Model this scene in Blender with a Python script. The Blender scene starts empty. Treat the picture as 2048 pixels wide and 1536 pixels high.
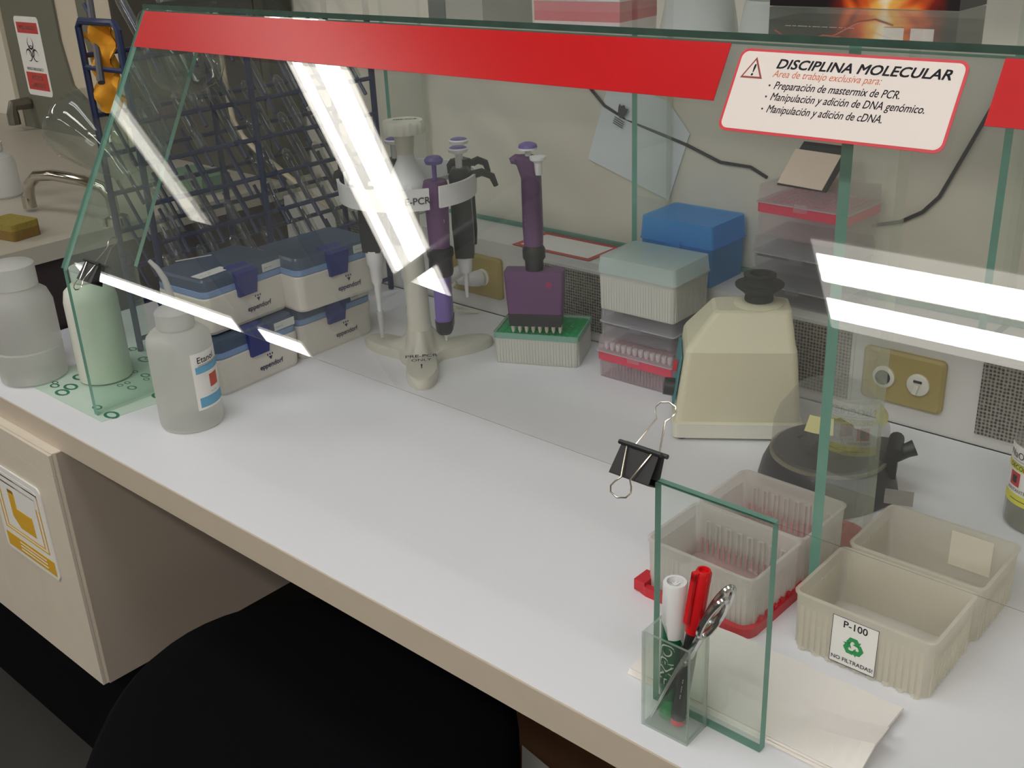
import bpy, bmesh, math, random
from mathutils import Matrix, Vector, Euler
random.seed(7)
S = bpy.context.scene
COL = S.collection
PI = math.pi
R_ = math.radians
# ------------------------------------------------------------------ camera, colour, world
# the bench top is z = 0, its front edge y = 0, x runs along the bench, y towards the back wall (metres)
Rr = Vector((0.74394, 0.66694, -0.04294)); Dn = Vector((0.24042, -0.32786, -0.91363)); Fw = Vector((-0.62373, 0.66910, -0.40427))
cd = bpy.data.cameras.new('camera'); cam = bpy.data.objects.new('camera', cd); COL.objects.link(cam)
m = Matrix((Rr, -Dn, -Fw)).transposed().to_4x4(); m.translation = Vector((0, -.539, .6)); cam.matrix_world = m
cd.sensor_width = 36; cd.lens = 36*2200/2048; cd.clip_start = .01; cd.clip_end = 60
S.camera = cam
S.view_settings.view_transform = 'Standard'; S.view_settings.look = 'None'; S.view_settings.gamma = 1
S.view_settings.use_curve_mapping = False
S.view_settings.exposure = -0.12
S.cycles.use_denoising = True
S.cycles.max_bounces = 10; S.cycles.diffuse_bounces = 4; S.cycles.glossy_bounces = 4; S.cycles.transparent_max_bounces = 40
S.cycles.sample_clamp_indirect = 4; S.cycles.caustics_reflective = False; S.cycles.caustics_refractive = False
w = bpy.data.worlds.new('world'); S.world = w; w.use_nodes = True
w.node_tree.nodes['Background'].inputs[0].default_value = (.8, .85, 1, 1); w.node_tree.nodes['Background'].inputs[1].default_value = .05
LAMP = dict(tray=1.0, tube=1.0)      # lamp strengths are set in the lamp builder

# ------------------------------------------------------------------ materials
def lin(c):
    return tuple((v/255/12.92 if v/255 <= .04045 else ((v/255+.055)/1.055)**2.4) for v in c)+(1,)
def newmat(name):
    mt = bpy.data.materials.new(name); mt.use_nodes = True
    nt = mt.node_tree; nt.nodes.clear()
    out = nt.nodes.new('ShaderNodeOutputMaterial')
    return mt, nt, out
def noise_col(nt, c, amt, scale):
    "slight mottling round the base colour"
    n = nt.nodes.new('ShaderNodeTexNoise'); n.inputs['Scale'].default_value = scale; n.inputs['Detail'].default_value = 3
    tc = nt.nodes.new('ShaderNodeTexCoord'); nt.links.new(tc.outputs['Object'], n.inputs['Vector'])
    mx = nt.nodes.new('ShaderNodeMix'); mx.data_type = 'RGBA'
    mx.inputs[6].default_value = tuple(v*(1-amt) for v in c[:3])+(1,); mx.inputs[7].default_value = tuple(min(1, v*(1+amt)) for v in c[:3])+(1,)
    nt.links.new(n.outputs['Fac'], mx.inputs[0])
    return mx.outputs[2]
def mat(name, rgb, rough=.5, metal=0., amt=.05, scale=30, spec=.5, trans=0.):
    mt, nt, out = newmat(name); c = lin(rgb)
    p = nt.nodes.new('ShaderNodeBsdfPrincipled'); p.inputs['Roughness'].default_value = rough; p.inputs['Metallic'].default_value = metal
    p.inputs['Specular IOR Level'].default_value = spec
    nt.links.new(noise_col(nt, c, amt, scale), p.inputs['Base Color'])
    if trans:
        tr = nt.nodes.new('ShaderNodeBsdfTranslucent'); tr.inputs[0].default_value = c
        mx = nt.nodes.new('ShaderNodeMixShader'); mx.inputs[0].default_value = trans
        nt.links.new(p.outputs[0], mx.inputs[1]); nt.links.new(tr.outputs[0], mx.inputs[2]); nt.links.new(mx.outputs[0], out.inputs[0])
    else:
        nt.links.new(p.outputs[0], out.inputs[0])
    return mt
def clear(name, rgb, alpha, rough=.2, tint=None, spec=.5, tl=.45):
    "thin see-through plastic: part plastic, part straight transmission"
    mt, nt, out = newmat(name); c = lin(rgb)
    p = nt.nodes.new('ShaderNodeBsdfPrincipled'); p.inputs['Roughness'].default_value = rough; p.inputs['Specular IOR Level'].default_value = spec
    nt.links.new(noise_col(nt, c, .04, 40), p.inputs['Base Color'])
    t = nt.nodes.new('ShaderNodeBsdfTransparent'); t.inputs[0].default_value = lin(tint) if tint else (1, 1, 1, 1)
    tr = nt.nodes.new('ShaderNodeBsdfTranslucent'); tr.inputs[0].default_value = c
    m2 = nt.nodes.new('ShaderNodeMixShader'); m2.inputs[0].default_value = tl
    nt.links.new(p.outputs[0], m2.inputs[1]); nt.links.new(tr.outputs[0], m2.inputs[2])
    mx = nt.nodes.new('ShaderNodeMixShader'); mx.inputs[0].default_value = alpha
    nt.links.new(t.outputs[0], mx.inputs[1]); nt.links.new(m2.outputs[0], mx.inputs[2]); nt.links.new(mx.outputs[0], out.inputs[0])
    return mt
def glass(name, tint, rough=.0, film=0.):
    "sheet glass: Fresnel reflection over tinted straight transmission, with a little diffuse haze painted in"
    mt, nt, out = newmat(name); L = nt.links.new
    g = nt.nodes.new('ShaderNodeNewGeometry')
    mr = nt.nodes.new('ShaderNodeMapRange'); mr.inputs['To Min'].default_value = 1.52; mr.inputs['To Max'].default_value = 1/1.52
    L(g.outputs['Backfacing'], mr.inputs['Value'])
    f = nt.nodes.new('ShaderNodeFresnel'); L(mr.outputs[0], f.inputs['IOR'])
    t = nt.nodes.new('ShaderNodeBsdfTransparent'); t.inputs[0].default_value = lin(tint)
    gl = nt.nodes.new('ShaderNodeBsdfGlossy'); gl.inputs['Roughness'].default_value = rough; gl.inputs[0].default_value = (1, 1, 1, 1)
    base = t.outputs[0]
    if film:  # thin diffuse film mixed in as a pale veil of haze
        d = nt.nodes.new('ShaderNodeBsdfDiffuse'); d.inputs[0].default_value = (.75, .8, .76, 1)
        n = nt.nodes.new('ShaderNodeTexNoise'); n.inputs['Scale'].default_value = 6
        tc = nt.nodes.new('ShaderNodeTexCoord'); L(tc.outputs['Object'], n.inputs['Vector'])
        ml = nt.nodes.new('ShaderNodeMath'); ml.operation = 'MULTIPLY'; ml.inputs[1].default_value = film*2; L(n.outputs['Fac'], ml.inputs[0])
        m0 = nt.nodes.new('ShaderNodeMixShader'); L(ml.outputs[0], m0.inputs[0]); L(t.outputs[0], m0.inputs[1]); L(d.outputs[0], m0.inputs[2]); base = m0.outputs[0]
    mx = nt.nodes.new('ShaderNodeMixShader'); L(f.outputs[0], mx.inputs[0]); L(base, mx.inputs[1]); L(gl.outputs[0], mx.inputs[2])
    L(mx.outputs[0], out.inputs[0])
    return mt
def emit(name, rgb, s):
    mt, nt, out = newmat(name); e = nt.nodes.new('ShaderNodeEmission'); e.inputs[0].default_value = lin(rgb); e.inputs[1].default_value = s
    nt.links.new(e.outputs[0], out.inputs[0]); return mt

WHITE = mat('white_plastic', (226, 226, 226), .35)
OFFW = mat('off_white_plastic', (222, 220, 206), .4)
CREAM = mat('cream_plastic', (214, 208, 180), .38, amt=.03)
BLACK = mat('black_plastic', (34, 34, 36), .4)
SATB = mat('black_fabric', (9, 9, 12), .95, amt=.3, scale=300, spec=.1)
DKGREY = mat('dark_grey_plastic', (70, 70, 76), .5)
INK = mat('dark_ink', (40, 40, 48), .7)
INKB = mat('navy_ink', (42, 44, 92), .7)
REDV = mat('red_vinyl', (200, 18, 24), .3, amt=.05, spec=.3)
REDP = mat('red_plastic', (200, 40, 52), .4)
REDC = mat('red_cap', (215, 22, 30), .3)
STEEL = mat('bright_steel', (205, 203, 200), .18, 1.)
CHROME = mat('chrome', (190, 184, 172), .12, 1.)
BRASSY = mat('nickel_wire', (214, 204, 190), .2, 1.)
NAVYW = mat('navy_coated_wire', (38, 48, 84), .45)
PURPLE = mat('purple_rubber', (98, 62, 104), .5, amt=.12, scale=60)
PURPLE2 = mat('violet_plastic', (112, 92, 160), .4)
BLUEL = mat('navy_latch', (44, 52, 120), .4)
PAPER = mat('white_paper', (236, 234, 230), .8, amt=.02)
TEALG = mat('glass_edge_green', (126, 180, 162), .25, amt=.2, scale=50, trans=.4)
PALEG = clear('glass_edge_pale', (206, 216, 188), .35, .2)
DKEDGE = mat('glass_edge_dark', (60, 84, 74), .2, amt=.4, scale=40)
GLASS = glass('sheet_glass', (248, 252, 250))
GLASSF = glass('sheet_glass_hazed', (255, 255, 255), film=.014)
GLASST = glass('green_sheet_glass', (251, 254, 252), film=.02)
GLASSL = glass('greener_sheet_glass', (236, 247, 240), film=.04)
LABG = glass('lab_glass', (236, 238, 234), .02, .04)
YEL = mat('yellow_label', (218, 214, 70), .6)
GREENR = mat('green_print', (48, 150, 84), .6)
ORANGE = mat('orange_print', (214, 110, 70), .6)

# ------------------------------------------------------------------ mesh builder
class B:
    def __init__(s): s.v = []; s.f = []; s.m = []; s.s = []
    def add(s, vs, fs, mi=0, sm=False, M=None):
        o = len(s.v)
        for p in vs:
            p = Vector(p); s.v.append(M @ p if M is not None else p)
        for q in fs: s.f.append([i+o for i in q]); s.m.append(mi); s.s.append(sm)
        return s
    def box(s, x0, x1, y0, y1, z0, z1, mi=0, M=None):
        vs = [(x, y, z) for z in (z0, z1) for y in (y0, y1) for x in (x0, x1)]
        return s.add(vs, [(0, 2, 3, 1), (4, 5, 7, 6), (0, 1, 5, 4), (2, 6, 7, 3), (0, 4, 6, 2), (1, 3, 7, 5)], mi, False, M)
    def loft(s, rings, mi=0, sm=False, M=None, cap=(True, True)):
        n = len(rings[0]); vs = [p for r in rings for p in r]; fs = []
        for k in range(len(rings)-1):
            for i in range(n): j = (i+1) % n; fs.append((k*n+i, k*n+j, (k+1)*n+j, (k+1)*n+i))
        if cap[0]: fs.append(tuple(range(n))[::-1])
        if cap[1]: fs.append(tuple(range((len(rings)-1)*n, len(rings)*n)))
        return s.add(vs, fs, mi, sm, M)
    def prism(s, poly, z0, z1, mi=0, M=None):
        return s.loft([[(x, y, z0) for x, y in poly], [(x, y, z1) for x, y in poly]], mi, False, M)
    def lathe(s, prof, n=24, mi=0, M=None, cap=(True, True), sm=True):
        return s.loft([[(r*math.cos(2*PI*i/n), r*math.sin(2*PI*i/n), z) for i in range(n)] for r, z in prof], mi, sm, M, cap)
    def tube(s, path, r, n=8, mi=0, M=None, closed=False):
        P = [Vector(p) for p in path]; rings = []; prev = None
        for i, p in enumerate(P):
            if closed: t = P[(i+1) % len(P)]-P[i-1]
            else: t = P[min(i+1, len(P)-1)]-P[max(i-1, 0)]
            t.normalize()
            if prev is None:
                a = t.orthogonal().normalized()
            else:
                a = (prev-t*prev.dot(t)); a = a.normalized() if a.length > 1e-6 else t.orthogonal().normalized()
            prev = a; b = t.cross(a); rr = r[i] if isinstance(r, (list, tuple)) else r
            rings.append([p+(a*math.cos(2*PI*k/n)+b*math.sin(2*PI*k/n))*rr for k in range(n)])
        if closed: rings.append(rings[0]); return s.loft(rings, mi, True, M, (False, False))
        return s.loft(rings, mi, True, M)
    def text(s, body, size, M, mi=0, shear=0., align='LEFT', bold=0., maps=None, fit=0.):
        cu = bpy.data.curves.new('t', 'FONT'); cu.body = body; cu.size = size; cu.shear = shear; cu.align_x = align; cu.offset = 0
        cu.resolution_u = 3
        ob = bpy.data.objects.new('t', cu); me = bpy.data.meshes.new_from_object(ob)
        if fit:
            xs = [v.co.x for v in me.vertices]; k = fit/(max(xs)-min(xs))
            for v in me.vertices: v.co.x *= k
        vs = [maps(v.co) if maps else v.co.copy() for v in me.vertices]
        s.add(vs, [tuple(p.vertices) for p in me.polygons], mi, False, M)
        if bold:
            for dx, dy in ((bold, 0), (0, bold), (bold, bold)):
                vs = [maps(v.co+Vector((dx, dy, 0))) if maps else v.co+Vector((dx, dy, .00002)) for v in me.vertices]
                s.add(vs, [tuple(p.vertices) for p in me.polygons], mi, False, M)
        bpy.data.objects.remove(ob); bpy.data.curves.remove(cu); bpy.data.meshes.remove(me)
        return s
    def build(s, name, mats, parent=None, loc=None, rotz=0., flat=False):
        me = bpy.data.meshes.new(name); me.from_pydata([tuple(v) for v in s.v], [], s.f)
        if not isinstance(mats, (list, tuple)): mats = [mats]
        for x in mats: me.materials.append(x)
        for p, mi, sm in zip(me.polygons, s.m, s.s): p.material_index = mi; p.use_smooth = sm
        if not flat:
            bm = bmesh.new(); bm.from_mesh(me); bmesh.ops.recalc_face_normals(bm, faces=bm.faces); bm.to_mesh(me); bm.free()
        me.update()
        if any(s.s): me.set_sharp_from_angle(angle=R_(40))
        o = bpy.data.objects.new(name, me); COL.objects.link(o)
        if parent is not None: o.parent = parent
        if loc is not None: o.location = loc; o.rotation_euler = (0, 0, rotz)
        return o
def T(x=0, y=0, z=0, rx=0, ry=0, rz=0):
    return Matrix.Translation((x, y, z)) @ Euler((R_(rx), R_(ry), R_(rz))).to_matrix().to_4x4()
def frame(o, x, y):
    "matrix whose local x, y axes are the given directions, origin o"
    x = Vector(x).normalized(); z = x.cross(Vector(y)).normalized(); y = z.cross(x)
    M = Matrix((x, y, z)).transposed().to_4x4(); M.translation = Vector(o); return M
FACE = Matrix(((1, 0, 0, 0), (0, 0, -1, 0), (0, 1, 0, 0), (0, 0, 0, 1)))      # flat art stood up to face -y
def rrect(w, d, r, k=4, cx=0., cy=0.):
    P = []
    for ax, ay, a0 in ((w/2-r, d/2-r, 0), (-w/2+r, d/2-r, 90), (-w/2+r, -d/2+r, 180), (w/2-r, -d/2+r, 270)):
        for i in range(k+1): a = R_(a0+90*i/k); P.append((cx+ax+r*math.cos(a), cy+ay+r*math.sin(a)))
    return P
def ring(poly, z, s=1.): return [(x*s, y*s, z) for x, y in poly]
def shell(b, w, d, z0, z1, t, taper=.95, r=.006, mi=0, M=None, lid=False):
    "open box (or, with lid, an upturned one) with wall thickness t"
    o = rrect(w, d, r); i = rrect(w-2*t, d-2*t, max(r-t, .001))
    a, e = (z0, z1) if not lid else (z1, z0); zi = a+t if not lid else a-t
    b.loft([ring(o, a, taper), ring(o, e), ring(i, e), ring(i, zi, taper)], mi, False, M); return b
def tag(o, label, cat, group=None, kind=None):
    o['label'] = label; o['category'] = cat
    if group: o['group'] = group
    if kind: o['kind'] = kind
    return o
def thing(name, label, cat, loc=(0, 0, 0), rotz=0., group=None):
    o = bpy.data.objects.new(name, None); COL.objects.link(o); o.empty_display_size = .02
    o.location = loc; o.rotation_euler = (0, 0, R_(rotz)); return tag(o, label, cat, group)
def struct(o, label):
    o['kind'] = 'structure'; o['label'] = label; return o
def dup(root, loc, rotz, label, group=None):
    r = root.copy(); COL.objects.link(r); r.location = loc; r.rotation_euler = (0, 0, R_(rotz)); r['label'] = label
    if group: r['group'] = group
    for ch in list(root.children):
        c = ch.copy(); COL.objects.link(c); c.parent = r
        for g in list(ch.children): e = g.copy(); COL.objects.link(e); e.parent = c
    return r

# ------------------------------------------------------------------ room
FZ, CZ, WY = -.75, 1.8, .735
WALLM = mat('wall_paint', (218, 213, 200), .7, amt=.04, scale=4)
CEILM = mat('ceiling_paint', (238, 236, 230), .8)
struct(B().box(-7.6, 2.4, -5.2, .85, FZ-.1, FZ).build('floor', mat('dark_floor', (58, 56, 54), .6, amt=.2, scale=12)), 'dark floor under the bench')
struct(B().box(-7.6, 2.4, -5.2, .85, CZ, CZ+.1).build('ceiling', CEILM), 'pale ceiling with fluorescent lamps')
struct(B().box(-7.6, 2.4, WY, .85, FZ, CZ).build('wall_back', WALLM), 'beige wall behind the bench')
struct(B().box(-7.7, -7.6, -5.2, .85, FZ, CZ).build('wall_left', WALLM), 'beige wall at the far left')
struct(B().box(2.4, 2.5, -5.2, .85, FZ, CZ).build('wall_right', WALLM), 'beige wall at the right')
struct(B().box(-7.6, 2.4, -5.3, -5.2, FZ, CZ).build('wall_front', WALLM), 'beige wall behind the photographer')
struct(B().box(-3.93, -3.85, -4.5, .7, CZ-.06, CZ).build('trim_1', DKGREY), 'dark ceiling rail')
struct(B().box(-5.12, -5.02, -4.5, .7, CZ-.06, CZ).build('trim_2', DKGREY), 'dark ceiling rail')
bb = B().tube([(-4.046, -2.438, CZ-.09), (-2.246, -1.258, CZ-.09)], .035, 10)  # added obstruction, cuts a diagonal gap into the lamp's reflection
tag(bb.build('lamp_cut_pipe', DKGREY), 'unseen grey pipe added under the ceiling lamp to cut its reflection', 'pipe')

TUBE = emit('lamp_tube', (255, 252, 246), 22.)
TRAY = emit('lamp_tray', (255, 250, 240), 3.)
TRAYA = emit('lamp_tray_side', (255, 250, 240), 7.)
TUBEO = emit('lamp_tube_added', (246, 250, 255), 9.)  # glow of the added lamp over the bench
TRAYO = emit('lamp_tray_added', (246, 250, 255), 1.6)
TUBED = emit('lamp_tube_dim', (255, 252, 238), 4.)
TRAYD = emit('lamp_tray_dim', (255, 248, 236), 2.)
def lamp(label, cx, cy, L, W, rz, tubes=((-.25, .05), (.25, .05)), ms=None):
    ms = ms or (TRAY, TUBE)
    t = thing('ceiling_lamp', label, 'lamp', (cx, cy, CZ), rz, 'fluorescent lamps on the ceiling')
    B().box(-L/2-.01, L/2+.01, -W/2-.01, W/2+.01, -.045, 0).build('housing', WHITE, t)
    B().box(-L/2, L/2, -W/2, W/2, -.05, -.0452).build('diffuser', ms[0], t)
    for o, r in tubes:
        B().box(-L/2+.01, L/2-.01, o*W-r, o*W+r, -.056, -.0502).build('lamp_tube', ms[1], t)
TT = ((-.25, .04), (.22, .05))
lamp('ceiling lamp behind the photographer, nearest the bench', -.6, -1.49, 1.44, .34, 0, TT)
lamp('ceiling lamp set at right angles to the bench, left of the middle', -3.12, -1.29, 1.4, .31, 90-7, ((.3, .022), (-.22, .06)), (TRAYA, TUBE))
lamp('ceiling lamp running along the room at the far left', -6.19, -2.9, 1.82, .23, 0, ((0, .1),))
lamp('short ceiling lamp just right of the far left lamp, in line with it', -4.835, -2.9, .4, .22, 0, ((0, .095),))
lamp('dim ceiling lamp set at right angles to the bench, far left', -4.78, -1.25, 1.4, .18, 90, ((0, .05),), (TRAYD, TUBED))
lamp('added ceiling lamp over the bench, to brighten it', -.7, -.3, 1.6, .34, 0, TT, (TRAYO, TUBEO))  # added to brighten the bench from above, no lamp seen there
lamp('added fill lamp behind the photographer, right of the nearest one', 1.0, -1.49, 1.44, .34, 0, TT)  # added unseen, lifts the light on the bench front
lamp('added fill lamp far behind the photographer, left one of two', -1.2, -4.1, 1.44, .34, 0, TT)  # added unseen for more frontal light
lamp('added fill lamp far behind the photographer, right one of two', .7, -4.1, 1.44, .34, 0, TT)  # second unseen fill, added to raise the overall level

# ------------------------------------------------------------------ bench
LAMW = mat('white_laminate', (232, 232, 236), .45, amt=.015, scale=8)
EDGE = mat('beige_edge_band', (204, 190, 172), .5)
CABW = mat('cream_laminate', (222, 212, 196), .5)
CABG = mat('grey_board', (186, 172, 158), .6, amt=.04, scale=6)
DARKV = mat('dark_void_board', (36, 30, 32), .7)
t = thing('bench_worktop', 'long white laboratory worktop with beige front edge', 'worktop')
B().box(-1.65, 1.6, .002, .64, -.032, 0).build('worktop_board', LAMW, t)
B().box(-1.65, 1.6, 0, .002, -.034, -.0004).build('edge_band', EDGE, t)
t = thing('drawer_cabinet', 'cream drawer cabinet with yellow sign under the bench at the left', 'cabinet')
B().box(-2.2, -1.312, -.012, .63, -.405, -.0345).build('body', [CABW], t)
B().box(-1.312, -1.309, -.008, .63, -.405, -.0345).build('side_panel', CABG, t)
B().box(-2.2, -1.3122, -.0165, -.0125, -.0665, -.036).build('top_rail', CABW, t)
B().box(-2.2, -1.312, .06, .1, FZ, -.405).build('plinth', SATB, t)
B().box(-2.2, -1.3122, -.0165, -.0125, -.405, -.0678).build('drawer_front', CABW, t)
SY = mat('yellow_print', (226, 176, 52), .5)
b = B(); b.prism(rrect(.16, .148, .01), 0, .002, 0)
b.prism([(-.066, .035), (-.066, .065), (.062, .065), (.066, .058), (.066, .035)], .002, .0024, 0)
fr = [(.0, .0)]
for k, (a, c) in enumerate(((.067, .06), (.057, .05))):
    for x0, x1, y0, y1 in ((-a, a, c-.002, c), (-a, a, -c*.55-.002, -c*.55), (-a, -a+.003, -c*.55, c), (a-.003, a, -c*.55, c)): b.box(x0, x1, y0, y1, .002, .0024, 1)
b.prism([(-.03, .04), (-.012, .04), (-.012, .012), (.034, .012), (.034, -.02), (-.012, -.02), (-.03, -.005)], .002, .0024, 1)
b.box(-.072, .074, -.068, -.044, .002, .0024, 1)
for k in range(3): b.box(-.03, .05, -.051-.006*k, -.049-.006*k, .0024, .0026, 0)
o = b.build('sign', [PAPER, SY], t); o.matrix_local = Matrix.Translation((-1.447, -.0168, -.178)) @ FACE
o['label'] = 'yellow and white warning sign'
# under the bench
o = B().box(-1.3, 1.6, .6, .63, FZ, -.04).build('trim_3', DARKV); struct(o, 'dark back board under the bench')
CARD = mat('brown_board', (176, 134, 100), .75, amt=.12, scale=14)
t = thing('storage_box', 'brown cardboard box on the floor under the bench behind the chair', 'box', (-.74, .38, FZ))
shell(B(), .36, .24, 0, .3, .006, 1., .004).build('box_body', CARD, t)
for y0, y1 in ((-.19, -.12), (.12, .18)): B().box(-.18, .18, y0, y1, .297, .3).build('flap', CARD, t)
b = B(); b.prism([(-.7976, .3034), (-.758, .258), (-.7, .25), (-.672, .283), (-.7413, .2941)], -.4465, -.4455)
tag(b.build('paper_sheet', PAPER), 'white paper sheet lying on the brown box under the bench', 'paper')

# chair
t = thing('desk_chair', 'black padded desk chair pushed in under the bench', 'chair', (-.87, .02, FZ), 45)
P = []
for i in range(48):
    a = 2*PI*i/48; c, s_ = math.cos(a), math.sin(a); e = 2/2.5
    P.append((.245*math.copysign(abs(c)**e, c), .262*math.copysign(abs(s_)**e, s_)))
b = B(); b.loft([ring(P, .41, .9), ring(P, .43, .98), ring(P, .46, 1.), ring(P, .485, .985), ring(P, .498, .93), ring(P, .503, .7)], 0, True)
b.build('seat', SATB, t)
B().lathe([(.03, .06), (.03, .3), (.02, .3), (.02, .41)], 16).build('gas_column', BLACK, t)
for k in range(5):
    a = 2*PI*k/5; lg = B().tube([(0, 0, .09), (.27*math.cos(a), .27*math.sin(a), .06)], [.025, .016], 8).build('leg', BLACK, t)
    B().lathe([(.001, -.01), (.025, -.01), (.025, .01), (.001, .01)], 14, 0, T(.27*math.cos(a), .27*math.sin(a), .026, 90, 0, math.degrees(a))).build('caster', BLACK, lg)

# ------------------------------------------------------------------ raceway at the back
def perf_mat():
    mt, nt, out = newmat('perforated_metal'); L = nt.links.new
    p = nt.nodes.new('ShaderNodeBsdfPrincipled'); p.inputs['Roughness'].default_value = .35; p.inputs['Metallic'].default_value = .6
    tc = nt.nodes.new('ShaderNodeTexCoord'); v = nt.nodes.new('ShaderNodeTexVoronoi'); v.inputs['Scale'].default_value = 230; v.inputs['Randomness'].default_value = .15
    L(tc.outputs['Object'], v.inputs['Vector'])
    cr = nt.nodes.new('ShaderNodeValToRGB'); cr.color_ramp.elements[0].position = .28; cr.color_ramp.elements[0].color = lin((58, 54, 48)); cr.color_ramp.elements[1].position = .55; cr.color_ramp.elements[1].color = lin((176, 170, 160))
    L(v.outputs['Distance'], cr.inputs[0]); L(cr.outputs[0], p.inputs['Base Color'])
    bp = nt.nodes.new('ShaderNodeBump'); bp.inputs['Strength'].default_value = .5; bp.inputs['Distance'].default_value = .002; L(v.outputs['Distance'], bp.inputs['Height']); L(bp.outputs[0], p.inputs['Normal'])
    L(p.outputs[0], out.inputs[0]); return mt
PERF = perf_mat()
RACE = mat('raceway_paint', (216, 214, 210), .5)
OLIVE = mat('olive_plate', (170, 152, 92), .45)
LEDGE = .118
t = thing('cable_raceway', 'pale cable raceway with perforated panels along the back of the bench', 'raceway')
B().box(-1.65, 1.6, .643, WY, 0, LEDGE).build('channel_body', RACE, t)
for x0, x1 in ((-1.03, -.915), (-.635, -.535), (-.378, -.26), (-1.5, -1.42), (.02, .14)):
    p = B().box(x0-.004, x1+.004, .641, .643, .012, .108).build('perforated_panel', RACE, t)
    B().box(x0, x1, .6385, .641, .016, .1035).build('mesh_insert', PERF, p)
def outlet(x0, x1, k):
    cx = (x0+x1)/2; b = B(); M = Matrix.Translation((cx, .643, .06)) @ FACE
    b.loft([ring(rrect(x1-x0, .066, .006), 0), ring(rrect(x1-x0, .066, .006), .005), ring(rrect(x1-x0-.006, .06, .005), .008)], 0, False, M)
    p = b.build('outlet_plate', OLIVE, t); p['label'] = 'olive coloured double outlet plate'
    for s_ in (-1, 1):
        b = B(); b.lathe([(.0135, .0), (.0135, .0105), (.012, .0115), (.001, .0115)], 20, 0, M @ Matrix.Translation((s_*.021, 0, 0)))
        if k:
            if s_ > 0: b.box(-.0025, .0025, -.011, .002, .0115, .015, 0, M @ T(s_*.021, 0, 0, 0, 0, -12)); b.box(-.005, .005, .003, .006, .0112, .0122, 1, M @ Matrix.Translation((s_*.021, 0, 0)))
            else: b.lathe([(.009, .0115), (.009, .0135), (.001, .0135)], 16, 1, M @ Matrix.Translation((s_*.021, 0, 0)))
        else:
            for q in (-1, 1): b.box(s_*.021+q*.004-.001, s_*.021+q*.004+.001, -.004, .004, .0114, .012, 1, M)
        b.build('socket' if not (k and s_ > 0) else 'rocker_switch', [OFFW, INK], p)
outlet(-1.222, -1.108, 0); outlet(-.517, -.418, 1)
# plugs in the left plate
for nm, lx, lz, an, lab in (('power_plug', -1.144, .06, 25, 'white power plug pushed into the right socket of the left outlet plate'), ('power_plug', -1.186, .06, 10, 'white power plug in the left socket behind the hanging pipettes')):
    t = thing(nm, lab, 'plug', (lx, .6315, lz), 0)
    b = B(); b.lathe([(.012, 0), (.013, .006), (.011, .018), (.006, .034), (.004, .04)], 14, 0, FACE @ T(0, 0, 0, 0, -an, 0)); b.build('plug_body', WHITE, t)
    dx = -math.sin(R_(an))*.04
    B().tube([(dx, -.04, 0), (dx*1.5, -.05, -.012), (dx*1.8, -.045, -.035), (dx*1.6, -.03, -.052), (dx+.01, -.005, -.056)], .003, 8).build('power_cord', OFFW, t)

# ------------------------------------------------------------------ glass hood
hood = thing('glass_hood', 'clear glass work hood with red strip and white sign standing on the bench', 'hood')
u = Vector((0, .51138, .85935)); n_ = Vector((0, -.85935, .51138)); P0 = Vector((0, .05, .203)); XL, XR = -1.305, .58
def on(x, s, o=0.): return P0+Vector((x, 0, 0))+u*s+n_*o
def slab(b, poly, thick, big=0, edge=1, pale=None):
    "poly: 3D points of the outer face; thick: offset vector"
    n = len(poly); vs = [Vector(p) for p in poly]+[Vector(p)+Vector(thick) for p in poly]
    b.add(vs, [tuple(range(n)), tuple(range(n, 2*n))[::-1]], big)
    for i in range(n): b.add([vs[i], vs[(i+1) % n], vs[n+(i+1) % n], vs[n+i]], [(0, 1, 2, 3)], pale[1] if pale and pale[0] == i else edge)
    return b
TL = .3363
slab(B(), [on(XL, 0), on(XR, 0), on(XR, TL), on(XL, TL)], -n_*.005, pale=(0, 2)).build('front_pane', [GLASSF, TEALG, DKEDGE], hood)
slab(B(), [(XL, .2225, .4985), (XR, .2225, .4985), (XR, WY-.004, .4985), (XL, WY-.004, .4985)], (0, 0, -.0055)).build('top_pane', [GLASS, DKEDGE], hood)
slab(B(), [(-1.304, .052, 0), (-1.304, .146, 0), (-1.304, .146, .18), (-1.304, .318, .492), (-1.304, .224, .492), (-1.304, .052, .2)], (.0085, 0, 0), pale=(1, 2)).build('side_pane', [GLASSL, TEALG, PALEG], hood)
slab(B(), [(-.41, .0512, .0005), (-.3125, .0512, .0005), (-.3125, .0512, .2005), (-.41, .0512, .2005)], (0, .008, 0)).build('front_support', [GLASST, TEALG], hood)
slab(B(), [(-.363, .235, .0005), (-.363, .341, .0005), (-.363, .341, .4915), (-.363, .235, .4915)], (-.0095, 0, 0), pale=(1, 2)).build('middle_support', [GLASST, TEALG, PALEG], hood)
for x in (-1.338, -.857, -.383, .09, .565):
    slab(B(), [(x, .645, LEDGE+.0005), (x, .725, LEDGE+.0005), (x, .725, .4915), (x, .645, .4915)], (-.0085, 0, 0), pale=(1, 2)).build('rear_support', [GLASST, TEALG, PALEG], hood)
slab(B(), [(XL, .727, LEDGE+.0005), (XR, .727, LEDGE+.0005), (XR, .727, LEDGE+.006), (XL, .727, LEDGE+.006)], (0, .006, 0), 1, 1).build('rear_rail', [GLASST, TEALG], hood)
for x0, x1 in ((-1.298, -.4615), (-.257, .57)):
    b = B(); s0, s1 = .2885, .3345
    b.add([on(x0, s0, .0002), on(x1, s0, .0002), on(x1, s1, .0002), on(x0, s1, .0002), on(x0, s0, .0008), on(x1, s0, .0008), on(x1, s1, .0008), on(x0, s1, .0008)],
          [(3, 2, 1, 0), (4, 5, 6, 7), (0, 1, 5, 4), (1, 2, 6, 5), (2, 3, 7, 6), (3, 0, 4, 7)])
    b.build('red_strip', REDV, hood)
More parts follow.
